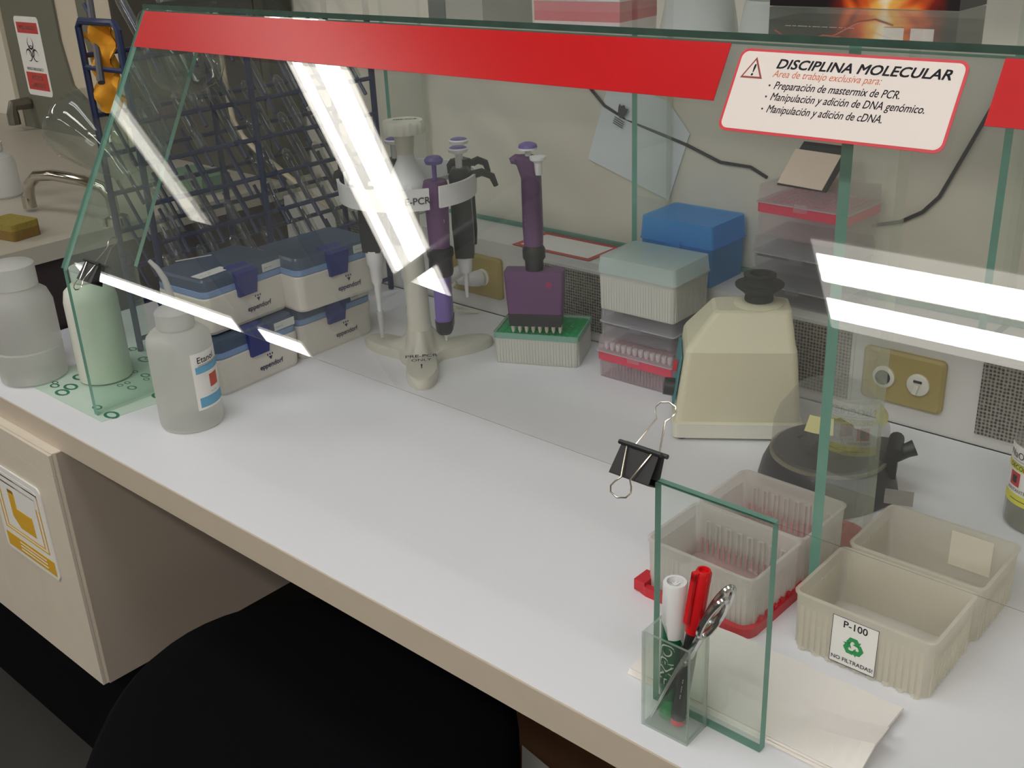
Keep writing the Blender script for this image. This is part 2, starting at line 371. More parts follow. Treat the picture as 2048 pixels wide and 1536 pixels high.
# sign: local frame on the pane
SW, SH = .173, .0645; s0 = .2665
MS = frame(on(-.4505, s0, .0008), (1, 0, 0), u)
b = B(); b.prism(rrect(SW, SH, .007, 6, SW/2, SH/2), 0, .0004, 0, MS); b.prism(rrect(SW-.0042, SH-.0042, .0055, 6, SW/2, SH/2), .0004, .0006, 1, MS)
def st(body, x, y, size, mi, shear=.25, bold=0., fit=0.):
    b.text(body, size, MS @ Matrix.Translation((x, y, .0007)), mi, shear, 'LEFT', bold, None, fit)
st('DISCIPLINA MOLECULAR', .0325, .0502, .0102, 2, .22, .00045, .1295)
st('Area de trabajo exclusiva para:', .0325, .0437, .0078, 3, .25, 0., .084)
for (s, x, fw), y in zip((('Preparación de mastermix de PCR.', .036, .096), ('Manipulación y adición de DNA genómico.', .036, .116), ('Manipulación y adición de cDNA.', .036, .089)), (.0346, .026, .0166)):
    st(s, x, y, .0084, 2, .25, .00012, fw); b.lathe([(.0008, 0), (.0008, .0001)], 10, 2, MS @ Matrix.Translation((.0325, y+.0025, .0006)))
tri = [(.006, .0415), (.0245, .0415), (.0152, .058)]
c = Vector((.0152, .047))
b.prism(tri, .0006, .0008, 4, MS)
b.prism([tuple(c+(Vector(p)-c)*.76) for p in tri], .0008, .001, 1, MS)
b.text('!', .0125, MS @ Matrix.Translation((.0135, .0435, .0011)), 2, .1, 'LEFT', .0003)
o = b.build('sign', [mat('sign_red', (214, 52, 62), .4), mat('sign_white', (236, 224, 216), .4, amt=.01), INK, ORANGE, mat('sign_brown_red', (150, 60, 46), .5)], hood)
o['label'] = 'white work area sign with red border'

# binder clips on the lower glass edge
def clip(x, lab, W=.041):
    t = thing('binder_clip', lab, 'binder clip', tuple(on(x, 0)), 0, 'binder clips on the lower glass edge'); t.rotation_euler = (R_(59.244), 0, 0)
    b = B(); h = W/2
    prof = [(-.0045, .0045), (.019, .0012)]; prof2 = [(-.0045, -.0095), (.019, -.0062)]
    for (y0, z0), (y1, z1), s_ in ((prof[0], prof[1], 1), (prof2[0], prof2[1], -1)):
        b.loft([[(-h, y0, z0), (h, y0, z0), (h, y0, z0+.0007*s_), (-h, y0, z0+.0007*s_)], [(-h*.94, y1, z1), (h*.94, y1, z1), (h*.94, y1, z1+.0007*s_), (-h*.94, y1, z1+.0007*s_)]])
        b.tube([(-h*1.06, y1, z1+.0012*s_), (h*1.06, y1, z1+.0012*s_)], .0019, 8)
    b.box(-h, h, -.0056, -.0045, -.0102, .0052)
    b.build('clip_body', BLACK, t)
    for s_, pz_, ang in ((1, .0026, 218), (-1, -.0078, -14)):
        q = [(-.013, 0), (-.0045, .029), (-.0085, .034), (-.0105, .039), (-.008, .044), (0, .0465), (.008, .044), (.0105, .039), (.0085, .034), (.0045, .029), (.013, 0)]
        M = T(0, .019, pz_, (ang if s_ < 0 else 180-14), 0, 0)
        B().tube([(a*W/.041, c*W/.041, 0) for a, c in q], .0007, 6, 0, M).build('wire_handle', BRASSY, t)
clip(-.4285, 'black binder clip with raised wire handle above the glass pen cup', .036)
clip(-1.236, 'black binder clip at the left end of the glass hood', .034)

# ------------------------------------------------------------------ bottles
def bottle(name, lab, cat, loc, prof, m, parts=(), rotz=0, group=None, n=32):
    t = thing(name, lab, cat, loc, rotz, group)
    B().lathe(prof, n).build('bottle_body', m, t)
    for nm, pr, mm in parts: B().lathe(pr, 24).build(nm, mm, t)
    return t
HAZE = clear('milky_plastic', (242, 242, 238), .68, .35, tl=.6)
HAZE2 = clear('milky_plastic_cap', (232, 232, 230), .8, .35)
LIQ = clear('clear_liquid', (216, 218, 212), .3, .1)
def wrap(r, a0):
    return lambda c: Vector((r*math.sin(a0+c.x/r), -r*math.cos(a0+c.x/r), c.y))
def patch(b, r, a0, a1, z0, z1, mi, n=10):
    rings = []
    vs = []; fs = []
    for i in range(n+1):
        a = a0+(a1-a0)*i/n
        for z in (z0, z1): vs.append((r*math.sin(a), -r*math.cos(a), z))
    for i in range(n): fs.append((2*i, 2*i+2, 2*i+3, 2*i+1))
    b.add(vs, fs, mi)
# wash bottle
t = bottle('wash_bottle', 'translucent wash bottle with blue and white label standing by the left end of the glass', 'bottle', (-1.178, .12, 0),
           [(.03, 0), (.0385, .002), (.04, .008), (.04, .112), (.0385, .121), (.031, .128), (.022, .13), (.022, .14)], HAZE)
B().lathe([(.0375, .003), (.0385, .01), (.0385, .062), (.001, .062)], 28).build('liquid', LIQ, t)
b = B(); b.lathe([(.0235, .133), (.0235, .152), (.02, .156), (.012, .158), (.006, .16)], 24)
b.build('cap', HAZE2, t)
B().tube([(0, 0, .156), (-.001, 0, .175), (-.004, -.002, .193), (-.01, -.006, .207), (-.018, -.01, .216)], [.0055, .0048, .004, .0034, .0026], 10).build('spout', HAZE2, t)
b = B(); a0 = R_(74); r = .0404; patch(b, r, a0, a0+1.25, .03, .105, 0)
patch(b, r+.0002, a0+.1, a0+1.2, .078, .087, 1); patch(b, r+.0002, a0+.1, a0+1.2, .033, .046, 1); patch(b, r+.0002, a0+.55, a0+.95, .056, .073, 2)
b.text('Etanol', .0115, None, 3, 0, 'LEFT', .0001, lambda c: wrap(r+.0003, a0+.18)(c)+Vector((0, 0, .0915))); b.text('-- ----', .005, None, 3, 0, 'LEFT', 0, lambda c: wrap(r+.0003, a0+.55)(c)+Vector((0, 0, .049)))
for k in range(2): patch(b, r+.0003, a0+.2, a0+1.1, .0888-.0015*k, .0892-.0015*k, 3)
b.build('label', [PAPER, mat('label_blue', (104, 168, 204), .5), mat('label_red', (196, 84, 60), .5), INK], t, flat=True)
# jars at the left end
bottle('carboy_bottle', 'large milky square-shouldered bottle on the left end of the bench', 'bottle', (-1.497, .066, 0),
       [(.038, 0), (.045, .004), (.046, .048), (.0435, .05), (.046, .054), (.046, .112), (.041, .127), (.031, .135), (.03, .139)], HAZE,
       [('cap', [(.032, .138), (.032, .168), (.028, .171), (.001, .171)], HAZE2), ('liquid', [(.042, .005), (.0425, .048), (.001, .048)], LIQ)])
t = bottle('storage_bottle', 'white opaque bottle standing behind the left glass edge', 'bottle', (-1.408, .128, 0.001),
       [(.03, 0), (.036, .003), (.036, .118), (.033, .132), (.022, .142), (.018, .144), (.018, .15)], mat('white_bottle', (220, 220, 208), .45),
       [('cap', [(.02, .146), (.02, .165), (.001, .166)], WHITE)])
b = B(); patch(b, .0363, R_(-70), R_(-30), .04, .075, 0); b.build('label', [mat('violet_label', (120, 110, 160), .6)], t, flat=True)
# paper mat with green print
MATG = mat('mat_paper', (196, 214, 200), .8)
b = B(); b.prism([(-.115, -.06), (.11, -.06), (.13, .14), (-.09, .14)], 0, .0006, 0)
for k in range(34):
    x, y = random.uniform(-.1, .11), random.uniform(-.055, .13); r0 = random.choice((.004, .006, .009))
    vs = []; 
    for i in range(12):
        a = 2*PI*i/12; vs += [(x+r0*1.5*math.cos(a), y+r0*math.sin(a), .0008), (x+r0*math.cos(a), y+r0*.55*math.sin(a), .0008)]
    b.add(vs, [(2*i, (2*i+2) % 24, (2*i+3) % 24, 2*i+1) for i in range(12)], 1)
tag(b.build('paper_mat', [MATG, mat('mat_green', (52, 120, 92), .7)], loc=(-1.385, .105, .0002)), 'pale green printed paper mat under the left bottles', 'mat')
# NaOCl bottle
CLRG = clear('clear_bottle', (190, 190, 182), .3, .08)
t = bottle('reagent_bottle', 'clear reagent bottle with yellow and white label at the right edge', 'bottle', (-.262, .512, 0),
           [(.03, 0), (.0345, .003), (.035, .008), (.035, .085), (.033, .093), (.025, .102), (.015, .108), (.014, .118)], CLRG,
           [('cap', [(.016, .114), (.016, .134), (.001, .135)], WHITE), ('liquid', [(.033, .003), (.0335, .06), (.001, .06)], clear('pale_liquid', (176, 176, 160), .5, .1))])
b = B(); r = .0354; a0 = R_(-65); patch(b, r, a0, a0+3., .03, .092, 0, 20); patch(b, r+.0002, a0, a0+3., .066, .0735, 1, 20); patch(b, r+.0002, a0, a0+3., .03, .041, 1, 20)
patch(b, r+.0003, a0+.28, a0+.66, .049, .064, 2, 4)
patch(b, r+.0004, a0+.38, a0+.56, .0525, .0605, 3, 3)
def bt(s, a, z, sz, bold=0.): b.text(s, sz, None, 3, 0, 'LEFT', bold, lambda c: wrap(r+.0005, a)(c)+Vector((0, 0, z)))
bt('NaOCl 0.5%', a0+.12, .079, .0105); bt('DECON', a0+.2, .0675, .0068, .0001); bt('IRRITANTE', a0+.22, .0435, .005)
for k in range(2): patch(b, r+.0005, a0+.3, a0+2., .0763-.003*k, .0767-.003*k, 3, 10)
patch(b, r+.0005, a0+.4, a0+2., .035, .0357, 3, 10)
b.build('label', [PAPER, YEL, mat('hazard_red', (196, 44, 40), .5), INK], t, flat=True)

# ------------------------------------------------------------------ microtube boxes
TUB = mat('tube_box_white', (214, 210, 200), .45)
LIDB = clear('smoky_blue_lid', (150, 172, 204), .42, .15, (190, 196, 205))
BAND = mat('blue_band', (122, 150, 190), .4)
TUBD = mat('tube_rack_dark', (58, 54, 58), .5)
TAGP = mat('paper_tag', (206, 208, 204), .7)
def tubebox(lab, loc, rz, first=None, tagside=True):
    if first: return dup(first, loc, rz, lab, 'microtube storage boxes')
    t = thing('tube_storage_box', lab, 'storage box', loc, rz, 'microtube storage boxes')
    W, D = .144, .106
    b = B(); o = rrect(W, D, .012, 6); b.loft([ring(o, 0, .94), ring(o, .004, .965), ring(o, .05, 1.), ring(o, .052, .99)])
    f = FACE.copy(); f.translation = (0, -D/2-.0004, 0)
    tilt = Matrix.Translation((.016, -D/2+.0002, .0155)) @ T(0, 0, 0, 90-2.3, 0, 0)
    b.text('eppendorf', .0098, tilt, 1, 0, 'CENTER', .0003)
    for k in range(3):
        q = Matrix.Translation((.016, -D/2+.0002, .029)) @ T(0, 0, 0, 90-2.3, 0, 0)
        b.prism([(-.006+.0042*k, .006), (-.003+.0042*k, .006), (-.0045+.0042*k, .003)], 0, .0002, 1, q)
    b.prism([(-.003, .002), (.003, .002), (0, -.003)], 0, .0002, 1, Matrix.Translation((.016, -D/2+.0002, .029)) @ T(0, 0, 0, 88, 0, 0))
    b.build('body', [TUB, INKB], t)
    B().loft([ring(o, .052, .97), ring(o, .0535, .985), ring(o, .0605, .985), ring(o, .0612, .97)]).build('lid_band', BAND, t)
    b = B(); b.box(-W/2+.008, W/2-.008, -D/2+.008, D/2-.008, .053, .064); b.build('tube_rack', TUBD, t)
    b = B(); oi = rrect(W-.004, D-.004, .01, 6); b.loft([ring(o, .0613, .975), ring(o, .074, .965), ring(o, .0775, .94), ring(oi, .0775, .90)]); b.build('lid', LIDB, t)
    b = B(); b.loft([[(-.02, -D/2-.006, .07), (.016, -D/2-.006, .07), (.016, -D/2+.004, .07), (-.02, -D/2+.004, .07)],
                     [(-.018, -D/2-.0045, .041), (.012, -D/2-.0045, .041), (.012, -D/2+.002, .041), (-.018, -D/2+.002, .041)]])
    b.loft([[(-.02, -D/2-.006, .07), (.016, -D/2-.006, .07), (.016, -D/2+.02, .079), (-.02, -D/2+.02, .079)], [(-.02, -D/2-.0055, .074), (.016, -D/2-.0055, .074), (.016, -D/2+.02, .0802), (-.02, -D/2+.02, .0802)]])
    b.build('latch', BLUEL, t)
    if tagside:
        b = B(); b.box(.03, .066, -D/2+.0006, -D/2+.0016, .0625, .0735); b.text('---- --', .006, Matrix.Translation((.032, -D/2+.0004, .066)) @ FACE, 1); b.build('front_tag', [TAGP, INK], t)
    return t
D2 = .053
def place(xf, yf, z, rz): # local -y is the front; after rotz the front direction is (sin, -cos)
    a = R_(rz); return (xf-math.sin(a)*D2, yf+math.cos(a)*D2, z)
ra = 94
e1 = tubebox('blue-latched storage box at the bottom of the front stack by the wash bottle', place(-1.213, .259, 0, ra), ra)
e2 = tubebox('blue-latched storage box on top of the front stack by the wash bottle', place(-1.2325, .266, .0805, ra), ra, e1)
e3 = tubebox('blue-latched storage box at the bottom of the rear stack near the pipette stand', place(-1.2245, .405, 0, 91), 91, e1)
e4 = tubebox('blue-latched storage box on top of the rear stack near the pipette stand', place(-1.196, .396, .0805, 88), 88, e1)
b = B(); b.prism(rrect(.05, .02, .001), 0, .0005, 0); b.text('-- - --', .009, T(-.02, -.004, .0007), 1)
tag(b.build('paper_tag', [TAGP, INK], loc=(-1.252, .225, .1585), rotz=R_(96)), 'small paper tag lying on the lid of the front storage box', 'tag')
b = B(); b.box(-.025, .025, -.002, .002, 0, .0006)
tag(b.build('paper_strip', [TAGP], loc=(-1.33, .25, .1585), rotz=R_(70)), 'thin white paper strip at the back of the front storage box lid', 'tag')

# ------------------------------------------------------------------ pipette stand
ST = mat('stand_plastic', (206, 204, 190), .42, amt=.03)
AX = (-1.088, .443)
t = thing('pipette_stand', 'off-white pipette carousel stand with three-legged base and round knob', 'pipette stand', (*AX, 0))
b = B(); rings = []; NT = 120
legs = [R_(-43.5), R_(-178), R_(69)]
def prof_r(a):
    d = max(math.cos(a-l) for l in legs); k = max(0, d); return .031+.083*k**14
for zz, s_ in ((0, .985), (.004, 1.), (.011, .985), (.0145, .94)):
    rings.append([(prof_r(2*PI*i/NT)*s_*math.cos(2*PI*i/NT), prof_r(2*PI*i/NT)*s_*math.sin(2*PI*i/NT), zz) for i in range(NT)])
for k in range(1, 9):
    f = k/8; zz = .0145+.004*f+.03*f**5
    rings.append([((prof_r(2*PI*i/NT)*.94*(1-f)+.018*f)*math.cos(2*PI*i/NT), (prof_r(2*PI*i/NT)*.94*(1-f)+.018*f)*math.sin(2*PI*i/NT), zz) for i in range(NT)])
b.loft(rings, 0, True)
Mleg = T(0, 0, 0, 0, 0, -43.5+90)
tq = Mleg @ T(0, -.05, .0235, 3, 0, 0)
b.text('PRE-PCR', .012, tq, 1, 0, 'CENTER', .0002); b.text('ONLY', .0105, Mleg @ T(0, -.0625, .0228, 3, 0, 0), 1, 0, 'CENTER', .0002); b.text('!', .018, Mleg @ T(0, -.082, .0205, 3, 0, 0), 1, 0, 'CENTER', .0005)
b.build('base', [ST, INKB], t)
B().lathe([(.018, .045), (.0165, .06), (.0145, .14), (.012, .2), (.0115, .262)], 28).build('column', ST, t)
hub = B(); hub.lathe([(.028, .252), (.028, .258), (.025, .262), (.012, .288), (.011, .296)], 28)
for k in range(6): a = R_(20+60*k); hub.box(.02, .088, -.004, .004, .25, .256, 0, T(0, 0, 0, 0, 0, 20+60*k))
hub.build('hub', WHITE, t)
kn = B(); kn.lathe([(.011, .294), (.0135, .318), (.0165, .322), (.0275, .323)], 28, cap=(True, False))
N = 72; kr = [.0278+(.001 if (i//2) % 2 else 0) for i in range(N)]
kn.loft([[(r0*math.cos(2*PI*i/N), r0*math.sin(2*PI*i/N), z) for i, r0 in enumerate(kr)] for z in (.323, .336)]+[[(.026*math.cos(2*PI*i/N), .026*math.sin(2*PI*i/N), .339) for i in range(N)]], 0, False)
kn.text('PRE-PCR', .0085, T(0, .004, .3393, 0, 0, 46), 1, 0, 'CENTER', .0002)
kn.build('knob', [OFFW, INK], t)
def arc(a0, a1, r, th, z0, z1, n=18):
    b = B(); rings = []
    for i in range(n+1):
        a = R_(a0+(a1-a0)*i/n); c, s_ = math.cos(a), math.sin(a)
        rings.append([(r*c, r*s_, z0), ((r+.002)*c, (r+.002)*s_, z1), ((r-th+.002)*c, (r-th+.002)*s_, z1), ((r-th)*c, (r-th)*s_, z0)])
    b.loft(rings); return b
for i, (a0, a1) in enumerate(((-132, -26), (-17, 62), (78, 128), (150, 205))):
    b = arc(a0, a1, .092, .004, .24, .268)
    if i == 0: b.text('PRE-PCR', .0125, None, 1, 0, 'CENTER', .0002, lambda c: Vector(((.0938)*math.cos(R_(-40)+c.x/.0938), .0938*math.sin(R_(-40)+c.x/.0938), .249+c.y)))
    b.build('cradle', [WHITE, INK], t)
def pipette(lab, x, y, tipz, kind, turn=0):
    "hanging pipette, origin at its tip"
    t = thing('pipette', lab, 'pipette', (x, y, tipz), turn, 'pipettes hung on the carousel stand')
    H = .268-tipz
    if kind == 'multi':
        B().lathe([(.0012, 0), (.003, .018)], 10).build('pipette_tip', WHITE, t)
        b = B(); P2 = rrect(.024, .05, .011, 5); b.loft([ring(P2, .014, .7), ring(P2, .02, .95), ring(P2, .034, 1.), ], 0, True); b.build('tip_comb', BLACK, t)
        P3 = rrect(.022, .046, .009, 5); b = B(); b.loft([ring(P3, .034), ring(P3, .09, .98), ring(P3, .094, .9)], 0, True); b.build('manifold', PURPLE2, t)
        b = B(); b.lathe([(.015, .094), (.0165, .1), (.016, .118), (.018, .122), (.018, .13), (.014, .133)], 20); b.build('collar', BLACK, t)
        b = B(); b.lathe([(.0135, .132), (.0145, .15), (.0155, H-.03), (.017, H-.005), (.015, H+.003), (.001, H+.004)], 20); b.text('--', .008, None, 1, 0, 'LEFT', .0001, lambda c: Vector((.0153*math.sin(.55+c.y/.0153), -.0153*math.cos(.55+c.y/.0153), H-.045-c.x))); b.build('handle', [PURPLE, WHITE], t)
        b = B(); b.lathe([(.003, H), (.003, H+.024), (.011, H+.025), (.0125, H+.03), (.009, H+.034), (.001, H+.035)], 18); b.build('plunger', PURPLE2, t)
    else:
        thick = kind == 'thick'; k = 1.25 if thick else 1.
        J = H-.112
        if kind == 'tipped' or thick:
            B().lathe([(.0022*k, 0), (.0042*k, .04 if thick else .02)], 12).build('pipette_tip', clear('tip_plastic', (230, 230, 230), .7), t)
        z0 = .03 if thick else .012
        b = B(); b.lathe([(.0022*k, z0), (.0042*k, z0+.05), (.0062*k, z0+.055), (.0072*k, J-.025), (.0092*k, J-.022), (.0105*k, J)], 16)
        b.build('shaft', WHITE, t)
        b = B(); P4 = [(-.011, -.012), (.011, -.012), (.0135, 0), (.011, .014), (-.011, .014), (-.0135, 0)]
        b.loft([ring(P4, J-.002, .95), ring(P4, J+.02, 1.05), ring(P4, H-.03, 1.0), ring(P4, H, 1.15), ring(P4, H+.008, .8)], 0, True); b.build('handle', BLACK, t)
        b = B(); b.tube([(0, .01, H-.004), (0, .03, H+.001), (0, .043, H-.005), (0, .048, H-.018)], [.006, .0055, .005, .0035], 8); b.build('finger_hook', BLACK, t)
        b = B(); b.lathe([(.0045, H+.006), (.0045, H+.024), (.004, H+.026), (.0125, H+.029), (.0135, H+.033), (.012, H+.0345)], 18)
        b.lathe([(.0118, H+.0346), (.009, H+.036), (.001, H+.0362)], 18, 1); b.build('plunger', [WHITE, PURPLE2], t)
    return t
pipette('hanging pipette with thick white shaft, leftmost on the carousel', -1.153, .428, .024, 'thick', 120)
pipette('hanging pipette with thin white shaft beside the stand column', -1.148, .478, .036, 'tipped', 150)
pipette('purple pipette with black rounded lower end hung on the front of the carousel', -1.019, .428, .05, 'multi', 40)
pipette('black handled pipette hung at the right of the carousel', -1.028, .482, .083, 'plain', -50)
pipette('black handled pipette hung at the back of the carousel', -1.066, .522, .085, 'plain', -10)

# ------------------------------------------------------------------ tip boxes
RIBW = clear('ribbed_white_plastic', (240, 240, 234), .86, .4)
LIDC = clear('clear_lid', (222, 228, 228), .3, .18)
LIDT = clear('aqua_lid', (238, 250, 246), .46, .2)
PINKC = clear('pinkish_clear_plastic', (230, 212, 218), .22, .25)
PINKD = mat('pink_deck', (214, 66, 92), .4)
GREEND = mat('green_deck', (22, 158, 92), .4)
GREYC = clear('smoky_clear_plastic', (196, 192, 200), .24, .2)
GREYD = mat('grey_deck', (72, 70, 80), .5)
BLUEC = clear('blue_clear_plastic', (104, 192, 250), .42, .2, (224, 242, 254), tl=.25)
BLUED = mat('blue_deck', (96, 172, 240), .4)
RIMC = clear('pale_rim', (226, 226, 230), .6, .25)
def deck(b, w, d, z, mi, h=.0018, holes=True):
    b.prism(rrect(w, d, .003), z-.003, z, mi)
    if holes:
        for i in range(12):
            for j in range(8):
                x, y = -w*.44+w*.88*i/11, -d*.42+d*.84*j/7
                b.lathe([(.0032, z), (.0028, z+h), (.0016, z+h), (.0016, z+.0002)], 8, mi, Matrix.Translation((x, y, 0)), (False, True), False)
def ribs(b, w, d, z0, z1, n, mi=0, M=None, m=.004):
    for i in range(n):
        x = -w/2+m+(w-2*m)*(i+.5)/n
        for y in (-d/2, d/2): b.box(x-.0016, x+.0016, y-.0008, y+.0008, z0, z1, mi)
    k = int(n*d/w)
    for i in range(k):
        y = -d/2+m+(d-2*m)*(i+.5)/k
        for x in (-w/2, w/2): b.box(x-.0008, x+.0008, y-.0016, y+.0016, z0, z1, mi)
def tipbox(lab, cat, loc, rz, w, d, hb, hl, body, dk, lid, nr=0, group=None, band=None, latch=True, taper=.97):
    t = thing('tip_box', lab, cat, loc, rz, group)
    b = B(); shell(b, w, d, 0, hb, .0015, taper, .004)
    if nr: ribs(b, w*.985, d*.985, .002, hb-.006, nr)
    b.build('base', body, t)
    b = B(); deck(b, w-.006, d-.006, hb-.002 if not band else hb, 0); b.build('tip_deck', dk, t)
    if band: B().loft([ring(rrect(w+.0012, d+.0012, .005), hb-band), ring(rrect(w+.0012, d+.0012, .005), hb-.0005)]).build('colour_band', dk, t)
    if hl:
        l = B(); shell(l, w+.003, d+.003, hb, hb+hl, .0014, .965, .005, lid=True)
        l = l.build('lid', lid, t)
        if latch: B().box(-.009, .009, -d/2-.0035, -d/2-.0018, hb-.005, hb+.005).build('latch_tab', lid, l)
        B().loft([ring(rrect(w+.0045, d+.0045, .005), hb), ring(rrect(w+.0045, d+.0045, .005), hb+.0012)]).build('rim', RIMC if lid is not BLUEC else BLUEC, l)
    return t
SX, SY_, SR = -.791, .5885, 1.5
SG = 'tip boxes stacked beside the vortex mixer'
pk = tipbox('pink and clear tip box at the bottom of the stack beside the cream mixer', 'tip box', (SX, SY_, 0), SR, .119, .083, .037, .0205, PINKC, PINKD, PINKC, 22, SG, .012)
for i in range(12):
    a = R_(SR); x, y = -.119*.42+.119*.84*i/11, -.083*.4
    o = B().lathe([(.0016, 0), (.0032, .004), (.0036, .011), (.002, .011)], 8).build('pipette_tip', WHITE)
    o.location = (SX+x*math.cos(a)-y*math.sin(a), SY_+x*math.sin(a)+y*math.cos(a), .0373)
    tag(o, 'white pipette tips standing in the front row of the pink tip box', 'pipette tip', 'tips in the pink box')
tipbox('smoky grey tip box in the middle of the stack beside the cream mixer', 'tip box', (SX+.002, SY_, .0595), SR, .114, .08, .02, .0185, GREYC, GREYD, GREYC, 0, SG)
tipbox('ribbed white tip box with aqua lid on top of the stack beside the mixer', 'tip box', (SX+.003, SY_-.002, .099), SR, .117, .083, .05, .0215, RIBW, mat('mint_deck', (120, 214, 180), .4), LIDT, 26, SG, None, False)
tipbox('clear blue tip box on the rear ledge', 'tip box', (-.7925, .6835, LEDGE+.0003), 0, .112, .082, .052, .031, BLUEC, BLUED, BLUEC, 0)
RG = 'tip boxes stacked on the rear ledge'
tipbox('smoky grey tip box at the bottom of the ledge stack', 'tip box', (-.616, .682, LEDGE+.0003), -1, .122, .084, .021, .0195, GREYC, GREYD, GREYC, 0, RG)
tipbox('smoky grey tip box in the middle of the ledge stack, under the pink one', 'tip box', (-.614, .682, LEDGE+.0415), -1, .122, .084, .021, .0205, GREYC, GREYD, GREYC, 0, RG)
tipbox('pink tip box on top of the ledge stack', 'tip box', (-.612, .6835, LEDGE+.084), -2, .122, .083, .042, .0215, PINKC, PINKD, PINKC, 0, RG, .012)
GX, GY, GR = -.958, .560, 25.5
tipbox('ribbed white tip box with green deck under the purple pipette', 'tip box', (GX, GY, 0), GR, .121, .085, .045, 0, RIBW, GREEND, None, 26, None, .0)
t = [o for o in COL.objects if o.name.startswith('tip_box') and o['label'].startswith('ribbed white tip box with green')][0]
b = B(); shell(b, .1225, .0865, .038, .0465, .001, 1., .005); b.build('rim', clear('aqua_rim', (150, 210, 190), .6, .2), t)

# multichannel pipette standing on the green box
MX = (-.9425, .5285, .0475)
t = thing('multichannel_pipette', 'purple eight-channel pipette standing on the green tip box', 'pipette', MX, 31)
b = B()
b.loft([[(-.036, -.011, .012), (.036, -.011, .012), (.036, .011, .012), (-.036, .011, .012)], [(-.037, -.012, .03), (.037, -.012, .03), (.037, .012, .03), (-.037, .012, .03)]]); b.build('tip_comb', BLACK, t)
q = rrect(.078, .024, .004); b = B(); b.loft([ring(q, .03, .96), ring(q, .05, 1.), ring(q, .088, 1.06), ring(q, .091, 1.03)])
b.lathe([(.0045, -.0004), (.0045, .0004)], 14, 1, T(.021, -.0128, .073, 90, 0, 0))
b.build('manifold', [PURPLE, mat('magenta_mark', (150, 44, 92), .5)], t)
for i in range(8):
    B().lathe([(.0012, 0), (.0026, .004), (.0032, .013)], 10).build('pipette_tip', OFFW, t).location = (-.033+.0094*i, 0, -.001)
b = B(); b.lathe([(.012, .084), (.0125, .104), (.0155, .108), (.0155, .12), (.0125, .125), (.0125, .128)], 20); b.build('collar', BLACK, t)
b = B(); q = rrect(.026, .03, .01, 5)
b.loft([ring(q, .126, .94), ring(q, .15, 1.), ring(q, .2, .98), ring(q, .217, .97), [(x*1.0-.004, y, .232) for x, y in q], [(x*1.1-.007, y, .243) for x, y in q], [(x*.8-.007, y*.8, .245) for x, y in q]], 0, True)
b.text('- -- --', .007, Matrix.Translation((-.009, -.0152, .17)) @ FACE @ T(0, 0, 0, 0, 0, -90), 1)
b.build('handle', [PURPLE, mat('faint_print', (160, 150, 170), .5)], t)
b = B(); b.tube([(-.012, 0, .238), (-.02, -.002, .241), (-.0265, -.004, .239)], [.009, .007, .004], 8); b.build('finger_hook', PURPLE, t)
b = B(); b.lathe([(.004, .24), (.004, .252), (.0125, .2535), (.0125, .256)], 18, 0, T(-.003, 0, 0)); b.lathe([(.0125, .256), (.0115, .26), (.006, .2625), (.001, .263)], 18, 1, T(-.003, 0, 0)); b.build('plunger', [WHITE, PURPLE2], t)
b = B(); b.lathe([(.005, .222), (.0055, .238), (.011, .242), (.011, .246), (.001, .2475)], 16, 0, T(.011, -.008, 0)); b.build('ejector_button', WHITE, t)

# note card
b = B(); M = frame((-.654, .653, .2665), (1, -.03, .0), (.0, .5, .55))
b.prism([(0, 0), (.066, -.001), (.075, .062), (.01, .062)], -.002, 0, 0, M)
t = thing('note_card', 'beige note card on black backing leaning on the pink tip box', 'card')
b.build('backing', BLACK, t)
b = B(); b.prism([(.0005, .0015), (.061, .0), (.0655, .049), (.004, .05)], .0002, .001, 0, M); b.build('card', mat('beige_card', (226, 206, 192), .7), t)

# ------------------------------------------------------------------ vortex mixer
t = thing('vortex_mixer', 'cream vortex mixer with black rubber cup on the bench', 'mixer', (-.659, .443, 0), 35)
def rr(x0, x1, y0, y1, z, r=.008): return [(x, y, z) for x, y in rrect(x1-x0, y1-y0, r, 5, (x0+x1)/2, (y0+y1)/2)]
b = B(); b.loft([rr(.0, .152, 0, .118, .004), rr(0, .152, 0, .118, .022)]); b.build('base', OFFW, t)
b = B(); b.loft([rr(.001, .151, .001, .117, .022), rr(.003, .149, .003, .115, .024), rr(.014, .142, .012, .106, .108), rr(.017, .14, .015, .103, .114), rr(.046, .136, .036, .092, .148), rr(.05, .132, .04, .088, .15)])
b.build('body', CREAM, t)
B().lathe([(.029, .1485), (.029, .151), (.024, .1535), (.018, .154)], 28, 0, T(.1, .066, 0)).build('collar', CREAM, t)
b = B(); b.lathe([(.015, .15), (.017, .156), (.016, .162), (.023, .168), (.028, .172), (.0285, .1745), (.02, .1755), (.018, .18), (.019, .186), (.012, .187), (.009, .178), (.001, .177)], 28, 0, T(.1, .066, 0)); b.build('rubber_cup', mat('black_rubber', (26, 26, 28), .6), t)
b = B(); M = T(.0055, .06, .066, 0, -90+8, 0)
b.loft([[(x, y, -.0015) for x, y in rrect(.062, .07, .004)], [(x, y, .0012) for x, y in rrect(.062, .07, .004)]], 0, False, M); b.build('control_panel', mat('teal_panel', (58, 128, 136), .5), t)
B().lathe([(.011, .001), (.0105, .014), (.001, .015)], 18, 0, T(.004, .04, .052, 0, -90+8, 0)).build('speed_knob', BLACK, t)
B().box(-.006, .006, -.004, .004, .001, .006, 0, T(.0065, .04, .08, 0, -90+8, 0)).build('power_switch', REDP, t)
for x in (.012, .14):
    for y in (.012, .106): B().lathe([(.007, 0), (.007, .0045)], 12, 0, T(x, y, 0)).build('rubber_foot', BLACK, t)

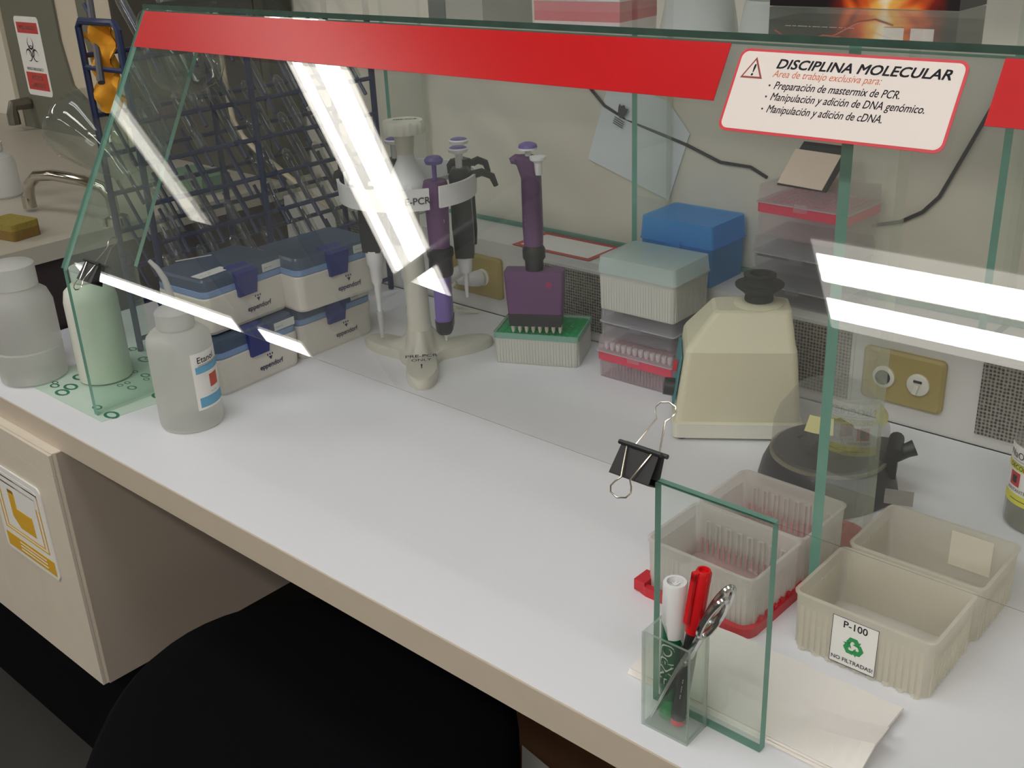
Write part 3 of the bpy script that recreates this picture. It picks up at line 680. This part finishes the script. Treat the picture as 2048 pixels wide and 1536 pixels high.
# ------------------------------------------------------------------ mini centrifuge
t = thing('mini_centrifuge', 'black mini centrifuge with clear domed lid behind the glass support', 'centrifuge', (-.463, .449, 0), 20)
N = 48
def cr(r, z, k=0.): return [(r*(1+k*abs(math.cos(2*(2*PI*i/N)))**3)*math.cos(2*PI*i/N), r*(1+k*abs(math.cos(2*(2*PI*i/N)))**3)*math.sin(2*PI*i/N), z) for i in range(N)]
b = B(); b.loft([cr(.066, .002, .1), cr(.067, .01, .1), cr(.064, .03, .08), cr(.06, .045, .04), cr(.057, .05)], 0, True); b.build('base', mat('charcoal_plastic', (46, 44, 48), .38), t)
b = B(); b.lathe([(.03, .05), (.03, .056), (.022, .074), (.008, .078)], 24)
for k in range(6): b.tube([(.014*math.cos(k*PI/3), .014*math.sin(k*PI/3), .074), (.034*math.cos(k*PI/3), .034*math.sin(k*PI/3), .06)], .0055, 8)
b.build('rotor', BLACK, t)
b = B(); b.lathe([(.0605, .046), (.0605, .052), (.0595, .078), (.055, .092), (.0385, .1165), (.036, .118), (.001, .119)], 48, cap=(False, True)); b.build('lid', clear('smoky_lid', (176, 174, 166), .26, .06), t)
b = B(); b.lathe([(.062, .044), (.062, .0475), (.059, .0475)], 48, cap=(False, False)); b.build('lid_rim', clear('rim_plastic', (200, 196, 170), .6, .2), t)
b = B()
for a0, a1, z in ((-112, -82, .0), (-25, 20, 0)):
    vs = []; fs = []; k = 10
    for i in range(k+1):
        a = R_(a0+(a1-a0)*i/k)
        for r_, z_ in ((.0565, .0912), (.0468, .1056)): vs.append((r_*math.cos(a), r_*math.sin(a), z_))
    fs = [(2*i, 2*i+2, 2*i+3, 2*i+1) for i in range(k)]; b.add(vs, fs, 0)
b.build('warning_tape', mat('pale_yellow_tape', (206, 200, 140), .6), t, flat=True)
b = B(); b.box(.048, .07, -.016, .016, .03, .062); b.lathe([(.008, -.02), (.008, .02)], 12, 0, T(.066, 0, .06, 90)); b.tube([(.066, 0, .052), (.078, .002, .057), (.085, .004, .06)], [.01, .008, .009], 10); b.build('hinge', BLACK, t)
B().box(.062, .09, -.05, -.037, .02, .03).build('power_socket', mat('grey_connector', (150, 146, 138), .5), t)

# ------------------------------------------------------------------ white racks in the red tray, open boxes
t = thing('red_tray', 'shallow red tray holding two white ribbed boxes', 'tray', (-.448, .274, 0), -1)
b = B(); o = rrect(.124, .222, .014, 3); i = rrect(.112, .21, .009, 3)
b.loft([ring(o, 0), ring(o, .010), ring(i, .010), ring(i, .002)])
for k in range(5): b.box(.056, .061, -.09+.012*k, -.085+.012*k, .01, .0135)
b.box(-.062, -.05, -.11, -.09, .002, .0135)
b.build('tray_shell', REDP, t)
RIBP = clear('frosted_plastic', (242, 239, 236), .64, .4, tl=.6)
def openbox(b, w, d, h, n, slots=True):
    shell(b, w, d, 0, h, .0016, .97, .007); ribs(b, w*.976, d*.976, .001, h-.012, n)
    b.loft([ring(rrect(w+.003, d+.003, .008), h-.0015), ring(rrect(w+.003, d+.003, .008), h), ring(rrect(w-.003, d-.003, .006), h), ring(rrect(w-.003, d-.003, .006), h-.0015)], cap=(False, False))
    if slots:
        for k in range(8):
            x = -w*.36+w*.72*k/7
            for y in (d/2-.003,): b.box(x-.003, x-.0018, y-.002, y, .016, h-.014); b.box(x+.0018, x+.003, y-.002, y, .016, h-.014); b.box(x-.003, x+.003, y-.002, y, h-.0152, h-.014)
b = B(); openbox(b, .113, .083, .055, 20)
PKM = mat('pink_stain', (214, 150, 150), .6)
for k in range(16): b.box(-.047+.0062*k-.0008, -.047+.0062*k+.0008, .0372, .0378, .004, .02, 1)
o1 = b.build('rack_box', [RIBP, PKM]); o1.location = (-.447, .2135, .0023); o1.rotation_euler = (0, 0, R_(-1))
tag(o1, 'open white ribbed box at the front of the red tray', 'box', 'white boxes in the red tray')
o2 = o1.copy(); COL.objects.link(o2); o2.location = (-.4455, .2985, .0023); o2['label'] = 'open white ribbed box at the back of the red tray'
PB = clear('beige_frosted_plastic', (244, 241, 232), .6, .4, tl=.6)
b = B(); openbox(b, .12, .088, .055, 20, False)
for k in range(9): b.lathe([(.004, -.0012), (.0035, .001)], 8, 0, T(-.05+.0125*k, -.0425, .001))
t = thing('open_tip_box', 'open frosted box with recycling label in the right foreground', 'box', (-.2985, .2265, .0012), 0, 'frosted open boxes')
b.build('box_body', PB, t)
def scrib(b, n, w, h, M, mi):
    pts = []
    for k in range(n): pts.append((w*k/n-w/2+random.uniform(-.002, .002), random.uniform(-h, h), .0))
    b.tube(pts, .0004, 5, mi, M)
b = B(); M = T(.0578, .0, .034, 90, 0, 90)
for q in range(4): scrib(b, 9, .009, .0035, M @ T(-.022+.0125*q, 0, 0), 0)
b.build('handwriting', INK, t)
b = B(); LW, LH = .04, .045; M = Matrix.Translation((-.004, -.0452, .003)) @ T(0, 0, 0, 88, 0, 0)
b.prism([(-LW/2, 0), (LW/2, 0), (LW/2, LH), (-LW/2, LH)], 0, .0004, 0, M)
for x0, x1, y0, y1 in ((-LW/2, LW/2, 0, .0004), (-LW/2, LW/2, LH-.0004, LH), (-LW/2, -LW/2+.0004, 0, LH), (LW/2-.0004, LW/2, 0, LH)): b.box(x0, x1, y0, y1, .0004, .0006, 1, M)
b.text('P-100', .0092, M @ T(0, .036, .0006), 1, 0, 'CENTER', .0002); b.text('NO FILTRADAS!', .0052, M @ T(0, .0035, .0006), 1, 0, 'CENTER', .0001)
for k in range(3):
    Mk = M @ T(0, .0205, .0006, 0, 0, 120*k)
    b.prism([(-.0065, .0035), (-.0035, .0085), (.0028, .0085), (.0045, .0058), (.0062, .0068), (.0045, .0012), (-.0008, .0022), (.001, .0034), (.0, .005), (-.0015, .005), (-.0035, .0017)], 0, .0001, 2, Mk)
lb = b.build('label', [PAPER, INK, GREENR], t); lb['label'] = 'white label with green recycling symbol'
t2 = dup(t, (-.2965, .322, .0012), 0, 'open frosted box behind the one with the recycling label')
for ch in list(t2.children):
    if ch.name.startswith('label'): bpy.data.objects.remove(ch)
B().box(-.0, .038, .0405, .0412, .014, .05).build('blank_label', mat('cream_label', (232, 226, 208), .7), t2)

# ------------------------------------------------------------------ pen cup with pens
ACR = glass('acrylic', (250, 253, 250), .03, .03)
ACE = clear('acrylic_edge', (196, 206, 200), .5, .2)
t = thing('pen_cup', 'clear square acrylic pen cup in front of the glass support', 'pen cup', (-.3795, .036, .0005), 1)
W, D, Hh, th = .042, .0285, .088, .0022
for nm, a in (('front_wall', (-W/2, W/2, -D/2, -D/2+th, 0, Hh)), ('back_wall', (-W/2, W/2, D/2-th, D/2, 0, Hh)), ('side_wall', (-W/2, -W/2+th, -D/2+th, D/2-th, 0, Hh)), ('side_wall', (W/2-th, W/2, -D/2+th, D/2-th, 0, Hh))):
    b = B().box(*a); 
    for k, f in enumerate(b.f):
        z = sum(b.v[i].z for i in f)/4
        xs = max(b.v[i].x for i in f)-min(b.v[i].x for i in f); ys = max(b.v[i].y for i in f)-min(b.v[i].y for i in f); zs = max(b.v[i].z for i in f)-min(b.v[i].z for i in f)
        if sorted((xs, ys, zs))[1] < .003: b.m[k] = 1
    b.build(nm, [ACR, ACE], t)
B().box(-W/2+th, W/2-th, -D/2+th, D/2-th, 0, .002).build('bottom', ACE, t)
def axis(p0, p1, roll=0.):
    p0, p1 = Vector(p0), Vector(p1); z = (p1-p0).normalized(); x = Vector((1, 0, 0)); x = (x-z*x.dot(z)).normalized(); y = z.cross(x)
    M = Matrix((x, y, z)).transposed().to_4x4() @ Matrix.Rotation(roll, 4, 'Z'); M.translation = p0; return M
# whiteboard marker (cap up)
t = thing('whiteboard_marker', 'green whiteboard marker with white cap standing in the pen cup', 'marker'); t.matrix_world = axis((-.3865, .0385, .0045), (-.3835, .0405, .13))
MG = mat('marker_green', (22, 96, 62), .3)
B().lathe([(.006, 0), (.0075, .002), (.0075, .014), (.0068, .016), (.0068, .02)], 20).build('end_plug', mat('marker_end_green', (40, 140, 80), .35), t)
b = B(); b.lathe([(.0083, .03), (.0086, .032), (.0086, .094)], 24, cap=(True, False)); b.lathe([(.0068, .019), (.0072, .026), (.0083, .03)], 24)
rE = .0088
for k, (z0, z1) in enumerate(((.02, .094),)):
    vs = []; n = 14
    for i in range(n+1):
        a = R_(0)+R_(95)*i/n; vs += [(rE*math.sin(a), -rE*math.cos(a), .045), (rE*math.sin(a), -rE*math.cos(a), .0945-.02*(i/n))]
b.text('EXPO', .0155, None, 2, 0, 'LEFT', .0011, lambda c: Vector(((rE+.0001)*math.sin(.55-c.y/rE+.25), -(rE+.0001)*math.cos(.55-c.y/rE+.25), .034+c.x)))
b.text('EXPO', .0155, None, 1, 0, 'LEFT', .0002, lambda c: Vector(((rE+.0003)*math.sin(.55-c.y/rE+.25), -(rE+.0003)*math.cos(.55-c.y/rE+.25), .034+c.x)))
b.build('barrel', [MG, MG, WHITE], t, flat=False)
cp = B(); n = 28
def zc(i): a = 2*PI*i/n; return .0905-.022*max(0, math.sin(a+.2))
cp.loft([[(.009*math.cos(2*PI*i/n), .009*math.sin(2*PI*i/n), zc(i)-.012*(math.cos(2*PI*i/n) > .2)) for i in range(n)], [(.0092*math.cos(2*PI*i/n), .0092*math.sin(2*PI*i/n), .125) for i in range(n)],
         [(.0085*math.cos(2*PI*i/n), .0085*math.sin(2*PI*i/n), .1262) for i in range(n)], [(.0065*math.cos(2*PI*i/n), .0065*math.sin(2*PI*i/n), .1262) for i in range(n)], [(.006*math.cos(2*PI*i/n), .006*math.sin(2*PI*i/n), .117) for i in range(n)]], 0, True)
for k in range(6): cp.box(-.0062, .0062, -.0004, .0004, .117, .122, 0, T(0, 0, 0, 0, 0, 30*k))
cp.lathe([(.0025, .117), (.002, .124)], 10); cp.build('cap', WHITE, t)
# permanent marker
t = thing('permanent_marker', 'slim black marker with red cap and red end leaning in the pen cup', 'marker'); t.matrix_world = axis((-.3755, .0345, .0055), (-.3615, .0445, .149), R_(-20))
B().lathe([(.004, 0), (.0052, .001), (.0052, .006)], 16).build('end_plug', REDC, t)
b = B(); b.lathe([(.0055, .006), (.0058, .02), (.0058, .06), (.0052, .085), (.0042, .1)], 18)
b.text('-- --- --', .0068, None, 1, 0, 'LEFT', .0001, lambda c: Vector((.0059*math.sin(.9-c.y/.0059), -.0059*math.cos(.9-c.y/.0059), .028+c.x)))
b.build('barrel', [mat('marker_black', (36, 34, 38), .4), mat('marker_print', (190, 190, 190), .5)], t)
c2 = B(); c2.lathe([(.0062, .088), (.0064, .092), (.0062, .141), (.0052, .1432), (.004, .143), (.0035, .14)], 20); c2.box(-.0022, .0022, -.0095, -.0072, .098, .141); c2.box(-.0022, .0022, -.0095, -.005, .136, .1425)
c2.build('cap', REDC, t)
# scissors
t = thing('scissors', 'steel scissors standing point down in the pen cup', 'scissors'); t.matrix_world = axis((-.3965, .03, .004), (-.3355, .0385, .1455), R_(68))
for s_ in (-1, 1):
    b = B(); y0 = .0009*s_
    b.loft([[(0, y0-.0004, 0), (.001*s_, y0-.0004, 0), (.001*s_, y0+.0004, 0), (0, y0+.0004, 0)], [(-.004*s_, y0-.0008, .06), (.004*s_, y0-.0008, .06), (.004*s_, y0+.0008, .06), (-.004*s_, y0+.0008, .06)], [(-.003*s_, y0-.001, .085), (.004*s_, y0-.001, .085), (.004*s_, y0+.001, .085), (-.003*s_, y0+.001, .085)]])
    b.tube([(.001*s_, y0, .08), (.003*s_, y0+.001*s_, .098), (.005*s_, y0+.002*s_, .108)], [.003, .0032, .003], 8)
    cx, cz = .0062*s_, .128
    b.tube([(cx+.0068*math.cos(a)*1.05, y0+.004*s_, cz+.0205*math.sin(a)) for a in [2*PI*i/24 for i in range(24)]], .0026, 8, closed=True)
    b.build('blade', STEEL, t)
B().lathe([(.003, -.0025), (.003, .0025)], 12, 0, T(0, 0, .07, 90)).build('pivot_screw', STEEL, t)

# folded paper towels
TOW = mat('paper_towel', (240, 234, 228), .9, amt=.02, scale=80)
t = thing('paper_towels', 'folded white paper towels lying behind the pen cup', 'paper towel', (0, 0, .0004))
for k, (x0, x1, y0, y1, z) in enumerate(((-.445, -.252, .064, .162, 0), (-.44, -.25, .066, .16, .003), (-.442, -.247, .062, .158, .006))):
    b = B(); N = 26; rings = []
    for i in range(N+1):
        x = x0+(x1-x0)*i/N; wv = .0006*math.sin(i*.9+k); sk = .03*(x+.44)*0
        rings.append([(x, y0, z), (x, y1, z), (x, y1-.002, z+.0026+wv), (x, (y0+y1)/2, z+.003), (x, y0+.003, z+.0026+wv)])
    b.loft(rings); b.build('folded_sheet', TOW, t)
b = B(); N = 20; rings = []
for i in range(N+1):
    x = -.44+(.2)*i/N; lift = .012*max(0, (i-14)/6)**1.6
    rings.append([(x, .0615, .0092), (x, .09, .0095+lift*.9), (x, .112, .0098+lift), (x, .113, .0106+lift), (x, .09, .0108+lift), (x, .0605, .0108)])
b.loft(rings); b.build('top_fold', TOW, t)

# ------------------------------------------------------------------ ledge paper with red tape, wall paper, cables
t = thing('taped_paper', 'white paper framed with red tape on the rear ledge', 'paper', (0, 0, LEDGE))
B().box(-1.083, -.948, .65, .72, .0002, .0008).build('sheet', PAPER, t)
RT = mat('red_tape', (190, 62, 58), .5)
for a in ((-1.09, -.942, .646, .6545), (-1.09, -.942, .717, .7255), (-1.09, -1.0815, .6545, .717), (-.9505, -.942, .6545, .717)): B().box(*a, .0009, .0014).build('tape_strip', RT, t)
b = B(); Q = [(-1.006, .243), (-.866, .199), (-.833, .296), (-.868, .335), (-.95, .36), (-.973, .345)]
b.add([(x, .7325 if i else .728, z) for i, (x, z) in enumerate(Q)]+[(x, .7335, z) for x, z in Q], [(0, 1, 2, 3, 4, 5), (11, 10, 9, 8, 7, 6)]+[(i, (i+1) % 6, 6+(i+1) % 6, 6+i) for i in range(6)])
b2 = B()
Me = Matrix.Translation((-.944, .7286, .316)) @ FACE @ T(0, 0, 0, 0, 0, -22)
sh = [(-.008, .004), (-.008, .009), (-.004, .0075), (0, .011), (.004, .0075), (.008, .009), (.008, .002), (.005, -.006), (0, -.009), (-.005, -.006)]
b2.prism(sh, 0, .0006, 0, Me)
for k in range(4): b2.box(-.009, .009, -.012-.003*k, -.011-.003*k, 0, .0005, 0, Me)
t = thing('wall_paper_sheet', 'white paper with small dark crest pinned askew to the back wall', 'paper')
b.build('sheet', mat('bluish_paper', (222, 228, 234), .8), t); b2.build('crest', DKGREY, t)
CBL = mat('black_cable', (44, 42, 46), .5)
tag(B().tube([(-1.02, .732, .36), (-1.007, .732, .348), (-.976, .7305, .322), (-.94, .7345, .305), (-.838, .7315, .281), (-.783, .732, .263), (-.737, .732, .262), (-.712, .732, .251)], .0022, 8).build('black_cable', CBL), 'thin black cable running behind the paper on the back wall', 'cable')
tag(B().tube([(-.425, .731, .4), (-.435, .731, .37), (-.456, .731, .321), (-.484, .731, .257), (-.502, .731, .236), (-.528, .731, .22), (-.563, .731, .21)], .0024, 8).build('black_cable', CBL), 'black cable hanging down the back wall at the right, behind the sign', 'cable')
tag(B().tube([(-1.773, .637, .48), (-1.773, .637, .361), (-1.773, .637, .299), (-1.766, .637, .246), (-1.742, .637, .218), (-1.707, .637, .197), (-1.572, .637, .139), (-1.482, .6365, .108), (-1.474, .636, .095)], .005, 8).build('beige_cord', mat('beige_cord', (198, 184, 160), .5)), 'beige cord hanging down the wall behind the wire rack', 'cord')

# ------------------------------------------------------------------ wire drying rack with glassware
t = thing('drying_rack', 'tall navy wire drying rack with many pegs at the left of the bench', 'drying rack')
XA, XB = -1.457, -1.356; Y0, Y1 = .212, .628; WR = .0048
for y, h in ((Y0, .475), (.4, .475), (Y1, .475)):
    f = B().tube([(XA, y, .002), (XA, y, h-.008), (XA+.008, y, h), (XB-.008, y, h), (XB, y, h-.008), (XB, y, .002)], WR, 8).build('end_frame', NAVYW, t)
    B().tube([(XA, y, h-.06), (XB, y, h-.06)], WR*.8, 6).build('cross_bar', NAVYW, f)
RZ = (.02, .075, .13, .185, .24, .295, .35, .43)
for z in RZ:
    for x in (XA, XB): B().tube([(x, Y0, z), (x, Y1, z)], .0034, 6).build('rail', NAVYW, t)
pegs = []
for z in RZ[1:]:
    for k in range(7):
        y = Y0+.04+.058*k
        for x, s_ in ((XB, 1), (XA, -1)):
            if len(pegs) < 98:
                o = B().tube([(x+.015, y, z-.02), (x, y, z), (x-.042, y-.004, z+.062)], .0028, 6).build('peg', NAVYW, t); pegs.append((x, y, z))
TG = 'test tubes drying on the rack pegs'
prof = [(.007, 0), (.0072, .075), (.006, .082), (.0025, .086)]
proto = None
cand = [p for p in pegs if p[0] == XB]; random.shuffle(cand)
for x, y, z in cand[:42]:
    M = axis((x-.002, y, z+.004), (x-.042, y-.004, z+.066))
    if proto is None:
        proto = B().lathe(prof, 12, cap=(False, True)).build('test_tube', LABG); o = proto
    else: o = proto.copy(); COL.objects.link(o)
    o.matrix_world = M
    tag(o, 'small glass test tubes slipped over the pegs of the wire rack', 'test tube', TG)
# orange cloth, flask, glass rods
b = B(); N = 16; vs = []; fs = []
for i in range(N+1):
    for j in range(N+1):
        a, c = i/N-.5, j/N-.5
        vs.append((a*.075+.012*c, .008*math.sin(a*9+c*4)+.005*math.sin(c*17), -.1*(j/N)+.012*math.sin(a*6)))
fs = [(i*(N+1)+j, (i+1)*(N+1)+j, (i+1)*(N+1)+j+1, i*(N+1)+j+1) for i in range(N) for j in range(N)]
b.add(vs, fs, 0, True); b.add([v+Vector((0, .002, 0)) for v in map(Vector, vs)], [f[::-1] for f in fs], 0, True)
tag(b.build('yellow_cloth', mat('orange_yellow_cloth', (226, 156, 36), .8, amt=.12), loc=(-1.425, .222, .465), flat=True), 'orange yellow cloth hanging on the top of the wire rack', 'cloth')
b = B(); b.lathe([(.002, 0), (.05, .002), (.056, .012), (.054, .03), (.04, .07), (.022, .105), (.017, .115), (.017, .14), (.02, .143)], 36, cap=(True, False))
o = b.build('erlenmeyer_flask', LABG); o.matrix_world = axis((-1.525, .215, .345), (-1.41, .225, .26))
tag(o, 'round glass flask hung upside down on the left of the wire rack', 'flask')
o = B().lathe([(.003, 0), (.046, .002), (.05, .01), (.05, .085), (.042, .1), (.02, .112), (.018, .13)], 30, cap=(True, False)).build('glass_jar', LABG); o.matrix_world = axis((-1.4, .32, .48), (-1.36, .31, .39))
tag(o, 'clear glass jar resting upside down on top of the wire rack', 'jar')
tag(B().tube([(-1.5, .26, .53), (-1.4, .2, .4)], .005, 8).build('glass_rod', DKGREY), 'dark rod leaning across the top of the wire rack', 'rod')

# ------------------------------------------------------------------ sink corner
t = thing('sink_counter', 'raised sink counter at the left with dark underside', 'counter')
B().box(-3.4, -1.652, -.1, WY-.002, .112, .14).build('counter_top', mat('counter_grey', (176, 170, 156), .4), t)
B().box(-3.4, -1.66, -.08, WY-.002, -.033, .112).build('counter_side', mat('dark_brown_board', (48, 38, 38), .6), t)
t = thing('faucet', 'chrome gooseneck faucet over the sink counter', 'faucet', (0, 0, 0))
B().tube([(-1.665, .32, .14), (-1.665, .318, .185), (-1.672, .312, .2), (-1.7, .3, .21), (-1.78, .285, .213), (-1.83, .28, .207), (-1.862, .278, .188), (-1.872, .277, .165)], .0095, 12).build('spout', CHROME, t)
B().lathe([(.0115, 0), (.0115, .02)], 14, 0, T(-1.874, .277, .147)).build('aerator', CHROME, t)
B().lathe([(.022, 0), (.02, .012), (.012, .016)], 18, 0, T(-1.665, .32, .14)).build('flange', CHROME, t)
b = B(); q = rrect(.075, .05, .006); b.loft([ring(q, 0), ring(q, .016)], 0); b.loft([ring(q, .016), ring(q, .026)], 1)
tag(b.build('sponge', [mat('sponge_brown', (122, 96, 46), .95, amt=.3, scale=200), mat('sponge_olive', (138, 122, 52), .95, amt=.3, scale=200)], loc=(-1.745, .185, .1402), rotz=R_(10)), 'olive green scouring sponge on the sink counter edge', 'sponge')
bottle('soap_bottle', 'tall white bottle standing on the sink counter at the far left', 'bottle', (-2.03, .3, .1403), [(.03, 0), (.034, .004), (.034, .06), (.03, .072), (.016, .08), (.016, .085)], HAZE2, [('cap', [(.018, .083), (.018, .098), (.001, .099)], WHITE)])
b = B(); b.box(-.06, .06, -.03, .03, 0, .03); tag(b.build('green_pad', mat('green_pad', (96, 128, 104), .9), loc=(-1.76, .54, .1403)), 'green scrub pad on the sink counter behind the glass', 'pad')
# water purifier on the wall
PG = mat('purifier_grey', (112, 110, 98), .5); PW = mat('purifier_white', (208, 196, 176), .5)
t = thing('water_purifier', 'wall mounted water purifier with grey curved front and biohazard sign', 'water purifier', (.118, WY-.002, 0))
B().box(-2.85, -2.33, -.05, 0, .1403, .75).build('housing', PW, t)
b = B(); Mf = Matrix.Translation((0, -.05, 0)) @ FACE
b.prism([(-2.83, .1403), (-2.44, .1403), (-2.42, .19), (-2.5, .225), (-2.555, .255), (-2.575, .35), (-2.57, .75), (-2.83, .75)], 0, .006, 0, Mf)
b.prism([(-2.47, .75), (-2.43, .75), (-2.43, .4), (-2.4, .28), (-2.36, .2), (-2.395, .195), (-2.44, .27), (-2.47, .4)], 0, .006, 0, Mf); b.build('front_cover', PG, t)
B().box(-2.853, -2.83, -.058, 0, .1403, .75).build('side_trim', mat('purifier_pale', (176, 168, 150), .5), t)
b = B(); M = Matrix.Translation((-2.715, -.0565, .31)) @ FACE; b.prism(rrect(.118, .178, .01), 0, .001, 0, M)
b.box(-.05, .05, .052, .076, .001, .0014, 1, M); b.box(-.05, .05, -.076, -.036, .001, .0014, 1, M)
b.text('PRECAUCION', .0125, M @ T(0, .06, .0016), 0, 0, 'CENTER', .0002); b.text('RIESGO BIOLOGICO', .0088, M @ T(0, -.031, .0014), 2, 0, 'CENTER', .0001)
b.text('ACCESO', .014, M @ T(0, -.053, .0016), 0, 0, 'CENTER', .0002); b.text('LIMITADO', .014, M @ T(0, -.07, .0016), 0, 0, 'CENTER', .0002)
for k in range(3):
    Mk = M @ T(0, .012, .0013, 0, 0, 120*k)
    for a0, a1, r0, r1, cy in ((120, 420, .017, .012, .02),):
        vs = []; n = 20
        for i in range(n+1):
            a = R_(90+25+(310)*i/n); wd = .0045*math.sin(PI*i/n)+.0004
            vs += [((.0145)*math.cos(a), .0175+.0145*math.sin(a), 0), ((.0145-wd)*math.cos(a), .0175+(.0145-wd)*math.sin(a), 0)]
        b.add(vs, [(2*i, 2*i+2, 2*i+3, 2*i+1) for i in range(n)], 2, False, Mk)
vs = []; n = 24
for i in range(n): a = 2*PI*i/n; vs += [(.0135*math.cos(a), .0135*math.sin(a), 0), (.0115*math.cos(a), .0115*math.sin(a), 0)]
b.add(vs, [(2*i, (2*i+2) % (2*n), (2*i+3) % (2*n), 2*i+1) for i in range(n)], 2, False, M @ T(0, .012, .0014))
o = b.build('sign', [PAPER, mat('sign_red_dull', (200, 64, 60), .5), INK], t); o['label'] = 'biohazard warning sign in red and white'
b = B(); b.tube([(-2.78, -.06, .2), (-2.78, -.1, .2), (-2.78, -.105, .18), (-2.78, -.105, .156)], .014, 8); b.build('dispenser_handle', mat('grey_metal', (120, 116, 106), .35, .6), t)
# dark case behind the rack
t = thing('instrument_case', 'dark olive instrument case standing by the wall behind the wire rack', 'case', (-1.93, .695, .1403))
q = rrect(.52, .07, .01); b = B(); b.loft([ring(q, 0), ring(q, .5)]); b.build('case_body', mat('dark_olive', (62, 60, 50), .5), t)
B().box(-.24, .24, -.0365, -.0352, .02, .47).build('door', mat('darker_olive', (54, 50, 44), .45), t)

# ------------------------------------------------------------------ things on the top pane
TZ = .499
def flame():
    mt, nt, out = newmat('flame_print'); L = nt.links.new
    p = nt.nodes.new('ShaderNodeBsdfPrincipled'); p.inputs['Roughness'].default_value = .3
    tc = nt.nodes.new('ShaderNodeTexCoord'); mp = nt.nodes.new('ShaderNodeMapping'); L(tc.outputs['Object'], mp.inputs[0]); mp.inputs['Location'].default_value = (.0, 0, 0)
    n = nt.nodes.new('ShaderNodeTexNoise'); n.inputs['Scale'].default_value = 14; n.inputs['Detail'].default_value = 2; n.inputs['Distortion'].default_value = 1.6; L(mp.outputs[0], n.inputs['Vector'])
    sx = nt.nodes.new('ShaderNodeSeparateXYZ'); L(tc.outputs['Object'], sx.inputs[0])
    a = nt.nodes.new('ShaderNodeMath'); a.operation = 'ADD'; a.inputs[1].default_value = -.024; L(sx.outputs[0], a.inputs[0])
    ab = nt.nodes.new('ShaderNodeMath'); ab.operation = 'ABSOLUTE'; L(a.outputs[0], ab.inputs[0])
    mu = nt.nodes.new('ShaderNodeMath'); mu.operation = 'MULTIPLY'; mu.inputs[1].default_value = -13; L(ab.outputs[0], mu.inputs[0])
    s = nt.nodes.new('ShaderNodeMath'); s.operation = 'ADD'; L(mu.outputs[0], s.inputs[0]); L(n.outputs['Fac'], s.inputs[1])
    s2 = nt.nodes.new('ShaderNodeMath'); s2.operation = 'ADD'; s2.inputs[1].default_value = .35; L(s.outputs[0], s2.inputs[0])
    cr = nt.nodes.new('ShaderNodeValToRGB'); e = cr.color_ramp.elements; e[0].position = .12; e[0].color = lin((26, 20, 24)); e[1].position = .9; e[1].color = lin((255, 244, 214))
    for pos, c in ((.32, (120, 24, 16)), (.5, (224, 92, 30)), (.7, (250, 190, 90))): q = e.new(pos); q.color = lin(c)
    L(s2.outputs[0], cr.inputs[0]); L(cr.outputs[0], p.inputs['Base Color']); L(p.outputs[0], out.inputs[0]); return mt
t = thing('product_box', 'dark box with flame-coloured artwork standing on the glass top', 'box', (-.4485, .435, TZ), 0)
B().box(-.087, .087, -.029, .03, 0, .2).build('carton', flame(), t)
b = B(); b.box(.024, .042, -.0296, -.0291, .014, .04, 0); b.box(.048, .068, -.0296, -.0291, .014, .04, 0); b.box(.05, .055, -.0299, -.0296, .024, .034, 1, T(0, 0, 0, 0, 0, 0)); b.build('white_tag', [PAPER, mat('tag_blue', (90, 110, 140), .6)], t)
b = B()
for k in range(3): b.tube([(-.08+.016*i, -.0293, .02+.014*k+.012*math.sin(i*.8+k*2)) for i in range(8)], .0008, 5)
b.build('red_swirl', mat('swirl_red', (190, 64, 48), .5), t)
b = B(); b.text('--- -- ----- - ---- --- ---- -- -----', .0058, Matrix.Translation((-.07, -.0294, .0145)) @ FACE, 0); b.build('lettering', PAPER, t)
for x, lab in ((-.685, 'white plastic beaker on the glass top, left of its pair'), (-.587, 'white plastic beaker on the glass top, next to the flame box')):
    bottle('plastic_beaker', lab, 'beaker', (x, .52, TZ), [(.03, 0), (.036, .004), (.041, .03), (.048, .07), (.05, .1), (.046, .1), (.038, .02), (.001, .01)], mat('beaker_white', (222, 226, 226), .35), group='white beakers on the glass top')
PKB = mat('pink_print', (206, 96, 110), .5)
t = thing('reagent_carton', 'white carton with pink band on the glass top', 'carton', (-.85, .55, TZ), 4)
B().box(-.06, .06, -.04, .04, 0, .07).build('carton', WHITE, t); B().box(-.0605, .0605, -.0406, .0406, .012, .034).build('colour_band', PKB, t)
t = thing('reagent_carton', 'grey carton with dark end on the glass top, left of the white one', 'carton', (-1.02, .53, TZ), -8)
B().box(-.055, .055, -.04, .04, 0, .08).build('carton', mat('grey_carton', (160, 158, 150), .6), t); B().box(-.056, -.02, -.041, .041, .005, .06).build('dark_panel', DKGREY, t)
